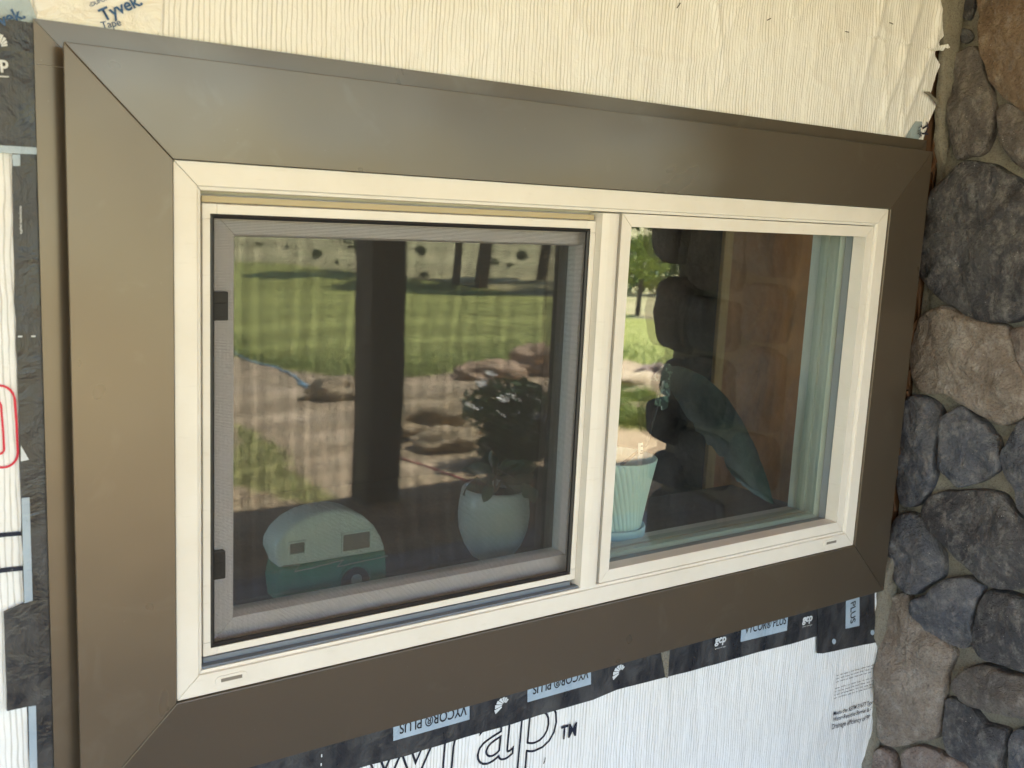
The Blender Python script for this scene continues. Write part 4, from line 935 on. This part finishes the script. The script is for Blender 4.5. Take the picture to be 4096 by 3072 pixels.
for y in ys:
    for x in xs:
        vs_.append((x, y, terrain(x, y)))
        wob = noise.noise(Vector((x*1.3, y*1.3, 0)))*0.5*(1+(-y)*0.02)
        R_ = rng(x, y); B_ = bearing(x, y); g = sm((R_-interp(lawn_near, B_)+wob)/0.5+0.5)
        dry = sm((R_-interp(lawn_far, B_)+wob*2)/2.5+0.5)
        near = -y < 9
        if near:
            if inpoly(x+wob*0.25, y+wob*0.25, patch): g = max(g, 0.75)
            for s2 in strips: g = max(g, sm(1.2-math.hypot(x-s2.x, y-s2.y)/0.28)*0.9)
        sd_ = 0
        if near:
            for s2 in sand: sd_ = max(sd_, sm(1.2-math.hypot((x-s2.x), (y-s2.y)*1.0)/0.33))
        A1.append(g*(1-dry)); A2.append(dry); A3.append(sd_)
nx = len(xs)
for j in range(len(ys)-1):
    for i in range(nx-1): a = j*nx+i; fs.append((a, a+nx, a+nx+1, a+1))
GM = mat('yard_ground', (0.3,0.2,0.1), 0.95, 0.1); n_ = N(GM)
def att(nm): a = n_.t.nodes.new('ShaderNodeAttribute'); a.attribute_name = nm; return a.outputs['Fac']
dirt = n_.mix(n_.noise(3.0, 5, 0.65), (0.33,0.23,0.13), (0.52,0.40,0.25)); dirt = n_.mix(n_.ramp(n_.noise(24, 4, 0.7), [(0.48, 0), (0.70, 0.8)]), dirt, (0.60,0.47,0.32))
dirt = n_.mix(n_.ramp(n_.noise(40, 3, 0.6), [(0.34, 0.8), (0.46, 0)]), dirt, (0.07,0.045,0.03))
dirt = n_.mix(n_.math('MULTIPLY', att('sand'), 0.75), dirt, n_.mix(n_.noise(9, 4), (0.66,0.53,0.37), (0.48,0.35,0.22)))
gr = n_.mix(n_.noise(0.45, 6, 0.72), (0.19,0.21,0.045), (0.38,0.37,0.10)); gr = n_.mix(n_.ramp(n_.noise(7.0, 5, 0.7), [(0.42, 0), (0.68, 0.75)]), gr, (0.46,0.44,0.16)); gr = n_.mix(n_.ramp(n_.noise(26, 4, 0.7), [(0.36, 0.7), (0.52, 0)]), gr, (0.05,0.09,0.018))
dr = n_.mix(n_.noise(0.16, 6, 0.68), (0.30,0.27,0.13), (0.46,0.39,0.21)); dr = n_.mix(n_.ramp(n_.noise(0.7, 6, 0.7), [(0.50, 0), (0.66, 0.7)]), dr, (0.16,0.19,0.06))
c = n_.mix(att('lawn'), dirt, gr); c = n_.mix(att('dry'), c, dr); n_.col(c); n_.bump(n_.noise(18, 4, 0.6), 0.8, 0.05)
go = mesh_obj('ground', vs_, fs, GM, None, True); tag(go, kind='structure')
for nm, A in (('lawn', A1), ('dry', A2), ('sand', A3)):
    at = go.data.attributes.new(nm, 'FLOAT', 'POINT'); at.data.foreach_set('value', A)
go.data.update()
# grass tufts near the porch and over the nearest lawn
GR = mat('grass_blade', (0.12,0.22,0.04), 0.6, 0.3); n_ = N(GR); n_.col(n_.mix(n_.noise(5, 3), (0.13,0.22,0.04), (0.38,0.40,0.12)))
rg = random.Random(21); vs_, fs = [], []
def blade(x, y, h, w_):
    z = terrain(x, y); a = rg.uniform(0, 2*math.pi); dx_, dy_ = math.cos(a), math.sin(a); b = len(vs_); l = rg.uniform(.2,.8)*h
    vs_.extend([(x-dy_*w_, y+dx_*w_, z-0.01), (x+dy_*w_, y-dx_*w_, z-0.01), (x+dx_*l*.4+dy_*w_*.7, y+dy_*l*.4-dx_*w_*.7, z+h*.6), (x+dx_*l*.4-dy_*w_*.7, y+dy_*l*.4+dx_*w_*.7, z+h*.6), (x+dx_*l, y+dy_*l, z+h)])
    fs.extend([(b, b+1, b+2, b+3), (b+3, b+2, b+4)])
for s2 in strips:
    for _ in range(420): r = rg.gauss(0, .16); t = rg.uniform(0, 6.28); blade(s2.x+r*math.cos(t), s2.y+r*math.sin(t), rg.uniform(.05,.16), .003)
for _ in range(9000):
    B_ = rg.uniform(0.1, 0.95); R_ = interp(lawn_near, B_)+abs(rg.gauss(0, 1.6))-0.15; blade(CAM.x+R_*math.sin(B_), 1.08-R_*math.cos(B_), rg.uniform(.04,.11), .004)
for _ in range(2600):
    x, yy = rg.uniform(0.8, 3.2), rg.uniform(-6.5, -3.6)
    if inpoly(x, yy, patch): blade(x, yy, rg.uniform(.03,.10), .003)
tag(mesh_obj('grass', vs_, fs, GR, None), kind='stuff', label='tufts of green grass mirrored in the panes', cat='grass')

# boulders
def boulder(c, r, sq, m_, label, seed):
    bm = bmesh.new(); bmesh.ops.create_icosphere(bm, subdivisions=4, radius=1)
    for v in bm.verts:
        p = v.co.copy(); p.x *= sq[0]; p.y *= sq[1]; p.z *= sq[2]; q = v.co*1.6+Vector((seed*3.1, 0, 0))
        d = noise.fractal(q, 0.8, 2.1, 5)*0.28-abs(noise.noise(q*0.8))*0.3; v.co = (p*(1+d))*r
    for f in bm.faces: f.smooth = True
    me = bpy.data.meshes.new('boulder'); bm.to_mesh(me); bm.free(); me.materials.append(m_)
    o = link(bpy.data.objects.new('boulder', me)); o.location = (c.x, c.y, terrain(c.x, c.y)+r*sq[2]*0.22); return tag(o, label, 'rock', 'landscape boulders in the yard')
R1 = m_stone('pale_sandstone', (0.42,0.30,0.16), (0.52,0.39,0.22), (0.60,0.49,0.32)); R2 = m_stone('orange_sandstone', (0.46,0.27,0.14), (0.56,0.37,0.21), (0.62,0.49,0.34)); R3 = m_stone('pink_granite', (0.22,0.15,0.10), (0.32,0.22,0.16), (0.48,0.38,0.30))
boulder(seen(1700,1740,.05), 0.42, (1.3,0.8,0.55), R1, 'large pale layered boulder mirrored right of the porch post', 1)
boulder(seen(1790,1800,.05), 0.22, (1.3,0.9,0.5), R1, 'small pale boulder in front of the large layered one', 2)
boulder(seen(1350,1600,.05), 0.26, (1.2,0.8,0.6), R1, 'pale boulder mirrored just left of the porch post', 3)
boulder(seen(2140,1500,.05), 0.36, (1.1,0.8,0.75), R2, 'orange boulder mirrored beside the right porch post', 4)
boulder(seen(1960,1520,.05), 0.34, (1.5,0.8,0.5), R2, 'flat orange brown rock mirrored behind the white dotted shrub', 5)
boulder(seen(2520,1560,.03), 0.36, (1.6,0.9,0.40), R1, 'pale straw coloured boulder mirrored at the left of the right pane', 6)
boulder(seen(2605,1530,.03), 0.20, (1.1,0.8,0.8), R3, 'pinkish granite boulder mirrored beside the stone wall edge', 7)
# hose, rope
def rope(name, pts, r, m_, label, cat):
    P = [seen(a, b, .05) for a, b in pts]; Q = []
    for i in range(len(P)-1):
        for k in range(8): q = P[i].lerp(P[i+1], k/8); Q.append((q.x+0.03*noise.noise(q*3), q.y+0.04*noise.noise(q*3+Vector((5,5,5))), terrain(q.x, q.y)+r))
    mb = MB(); mb.tube(Q, r, 6); tag(mb.build(name, m_, smooth=True), label, cat)
rope('garden_hose', [(935,1420),(990,1450),(1090,1478),(1180,1515),(1230,1560),(1195,1545),(1250,1590)], 0.011, mat('pale_blue_rubber', (0.32,0.55,0.68), 0.4), 'pale blue garden hose lying at the lawn edge', 'hose')
rope('red_rope', [(1590,1838),(1680,1868),(1790,1908),(1900,1938),(1980,1955)], 0.005, mat('red_cord', (0.6,0.12,0.12), 0.6), 'thin red rope lying across the dirt', 'rope')
# ---- shrubs and trees
LG = []
for nm, c1, c2 in (('pine_foliage', (0.17,0.20,0.04), (0.40,0.40,0.09)), ('dark_foliage', (0.055,0.085,0.03), (0.13,0.17,0.06)), ('sage_foliage', (0.10,0.13,0.06), (0.19,0.20,0.10))):
    m_ = mat(nm, c1, 0.6, 0.3); n_ = N(m_); n_.col(n_.mix(n_.noise(4, 4, 0.7), c1, c2)); LG.append(m_)
BARK = m_wood('bark', (0.07,0.050,0.038), (0.14,0.10,0.075), (8, 8, 2), 0.9)
def foliage(cl, n, size, seed, needle=False):
    r = random.Random(seed); vs_, fs = [], []
    for (c_, R_, sq) in cl:
        for _ in range(n):
            d = Vector((r.gauss(0,1), r.gauss(0,1), r.gauss(0,1))).normalized()*(r.random()**0.45)*R_; p = c_+Vector((d.x, d.y, d.z*sq))
            a = Vector((r.gauss(0,1), r.gauss(0,1), r.gauss(0,1))).normalized(); b_ = a.orthogonal().normalized(); s_ = size*r.uniform(.5, 1.2); k = 0.18 if needle else 0.5
            i = len(vs_); vs_.extend([p-a*s_, p+b_*s_*k, p+a*s_, p-b_*s_*k]); fs.append((i, i+1, i+2, i+3))
    return vs_, fs
def tree(p, h, crown0, rad, m_, label, seed, lean=0.0, nc=26, group='trees beyond the lawn', trunk=0.03, nl=34, ls=0.10):
    t = thing('pine_tree', p, label, 'tree', group); r = random.Random(seed); cl = []; mb = MB()
    top = Vector((p.x+lean*h, p.y, p.z+h)); mb.tube([p-Vector((0,0,.2)), p.lerp(top, .35)+Vector((.02*h, 0, 0)), p.lerp(top, .7), top], [trunk*h*1.2, trunk*h, trunk*h*.55, trunk*h*.15], 9)
    for k in range(nc):
        f = crown0+(1-crown0)*(k+0.5)/nc; c_ = p.lerp(top, f); a = r.uniform(0, 6.28); rr = rad*(1.08-((f-crown0)/(1-crown0))**1.4)*r.uniform(.45, 1.0)
        e = c_+Vector((math.cos(a)*rr, math.sin(a)*rr, r.uniform(-.02,.05)*h)); mb.tube([c_-Vector((0,0,.03*h)), e], [trunk*h*.25, trunk*h*.08], 5); cl.append((e, rad*r.uniform(.20,.38), 0.7)); cl.append((c_.lerp(e, .55), rad*r.uniform(.15,.28), 0.7))
    mb.build('trunk', BARK, t, smooth=True); v, f = foliage(cl, nl, rad*ls, seed+1, True); mesh_obj('crown', v, f, m_, t)
def pxh(px, y0, y1, p, gy):   # real height of something standing at p that spans two photo rows
    return (seenY(px, y1, gy, p.y).z-seenY(px, y0, gy, p.y).z)
p = seen(2541,1262,.03); h = pxh(2541,1262,945,p,.03); tree(p, h, 0.36, h*0.42, LG[0], 'yellow green young pine mirrored at the left of the right pane', 31, 0.02, 30)
p = seen(1915,1150,.05); tree(p, 13.0, 0.22, 3.6, LG[1], 'thick leaning trunk of a tall pine beyond the lawn', 33, 0.08, 34, trunk=0.022, nl=90, ls=0.13)
p = seen(1815,1135,.05); tree(p, 9.0, 0.26, 2.6, LG[1], 'slim pine with a dark trunk left of the thick leaning one', 35, 0.02, 28, trunk=0.018, nl=80, ls=0.13)
p = seen(2170,1120,.05); tree(p, 12.0, 0.2, 3.6, LG[1], 'pine mirrored beside the right porch post', 37, 0.05, 32, trunk=0.02, nl=90, ls=0.13)
p = seen(2620,1180,.03); tree(p, pxh(2620,1180,960,p,.03), 0.1, 2.6, LG[1], 'dark spreading pine mirrored against the stone wall edge', 39, 0.0, 24)
for a_, b_, h_, sd_, lb_ in ((1530,1100,11,41,'tall dark pine hidden behind the porch post'),(2330,1170,12,43,'tall dark pine mirrored behind the mullion')):
    tree(seen(a_, b_, .05), h_, 0.16, 3.5, LG[1], lb_, sd_, 0.0, 32, trunk=0.02, nl=90, ls=0.13)
def shrub(p, r_, m_, label, seed, n=260, sq=0.8, size=None, name='shrub'):
    r = random.Random(seed); t = thing(name, p, label, 'shrub', 'shrubs on the dry hillside' if name == 'shrub' else None)
    cl = [(p+Vector((r.uniform(-.5,.5)*r_, r.uniform(-.5,.5)*r_, r_*sq*r.uniform(.4, 1.1))), r_*r.uniform(.35,.6), .9) for _ in range(7)]
    if name != 'shrub': cl += [(p+Vector((r.uniform(-.45,.45)*r_, r.uniform(-.3,.5)*r_, r_*r.uniform(.25,.6))), r_*r.uniform(.35,.5), .9) for _ in range(6)]
    v, f = foliage(cl, n, size or r_*0.10, seed); mesh_obj('foliage', v, f, m_, t)
    mb = MB()
    for k in range(5): mb.tube([p-Vector((0,0,.05)), cl[k][0]], [r_*.05, r_*.02], 5)
    mb.build('stem', BARK, t); return t, cl
k = 0
for (a, b_, s_, m_, lb) in ((1265,1022,34,1,'rounded dark green shrub on the dry hillside'),(1350,1055,14,2,'tiny shrub below the rounded dark one'),(1145,998,12,2,'tiny shrub near the top left of the left pane'),(1185,1028,12,2,'low sage shrub at the lawn edge'),
                       (1680,1000,34,1,'wide dark shrub right of the porch post on the slope'),(1690,1098,26,2,'low sage shrub at the lawn edge beside the post'),(1980,1040,26,2,'sage shrub right of the leaning trunk'),(2040,1055,22,2,'small sage shrub beside its twin on the slope'),
                       (2090,1010,40,2,'sage shrub mass near the right porch post'),(2470,1230,38,0,'bright green bush at the lower left of the right pane tree'),(2700,1180,22,1,'dark shrub by the wall edge'),(1500,985,22,2,'sage shrub hidden partly by the post'),(1030,985,18,2,'pale sage shrub at the upper left')):
    p = seen(a, b_+s_*0.6, .05 if a < 2400 else .03); d = (p-CAM).length; r_ = s_/FPX*d; k += 1
    shrub(p, r_, LG[m_], lb, 60+k, 120)
SHG = mat('porch_shrub_leaf', (0.05,0.10,0.025), 0.4, 0.5); n_ = N(SHG); n_.col(n_.mix(n_.noise(9, 4, 0.7), (0.035,0.075,0.02), (0.12,0.19,0.05)))
# shrub at the porch edge, white petals standing in for leaf glints
p = seen(2035,1925,.05); p = Vector((seenY(2050,1880,.05,-3.85).x, -3.85, terrain(p.x, -3.85)))
fs_t, cl = shrub(p, 0.36, SHG, 'leafy shrub at the porch edge dotted with white petals standing in for sun glints', 90, 420, 1.15, 0.030, 'porch_shrub')
r6 = random.Random(8); mb = MB()
for j in range(5):
    a = j*1.2566; e1 = Vector((math.cos(a), math.sin(a), .35))*0.030; e2 = Vector((math.cos(a+.8), math.sin(a+.8), .35))*0.030; q = Vector((0, 0, 0))
    mb.add([q, q+e1, q+(e1+e2)*.8, q+e2], [(0,1,2,3)])
fl = mb.build('flower', mat('white_glint_petal', (0.8,0.8,0.76), 0.6), None, fix=False)  # white petal shapes stand in for sun glints on the glossy leaves
for k in range(70):
    c_, R_, _s = r6.choice(cl); q = c_+Vector((r6.gauss(0.1,1), r6.gauss(0.25,.8), abs(r6.gauss(0.35,.8)))).normalized()*R_*1.12
    o = fl if k == 0 else link(fl.copy())
    o.parent = fs_t; o.location = q-fs_t.location; o.rotation_euler = (r6.uniform(-.7,.1), r6.uniform(-.2,.6), r6.uniform(0,6))
# pale stakes by the far lawn in the right pane
for (a, lb) in ((2624,'thin weathered fence stake, left one of the pair beyond the lawn'), (2634,'weathered fence stake with pale bands, right one of the pair')):
    p = seen(a-6,1272,.03); h = pxh(a-6,1272,1165,p,.03); t = thing('fence_stake', p, lb, 'stake', 'fence stakes beyond the lawn')
    mb = MB(); mb.tube([p-Vector((0,0,.2)), p+Vector((0.05*h,0,h))], 0.05, 8); mb.build('stake_shaft', mat('weathered_wood', (0.45,0.42,0.38), 0.8), t)
    for j in range(4):
        mb = MB(); q = p+Vector((0.05*h, 0, h))*((j+.6)/4.5); mb.tube([q, q+Vector((0,0,.06))], 0.056, 8)
        mb.build('stake_band', mat('pale_band', (0.7,0.68,0.64), 0.7), t)
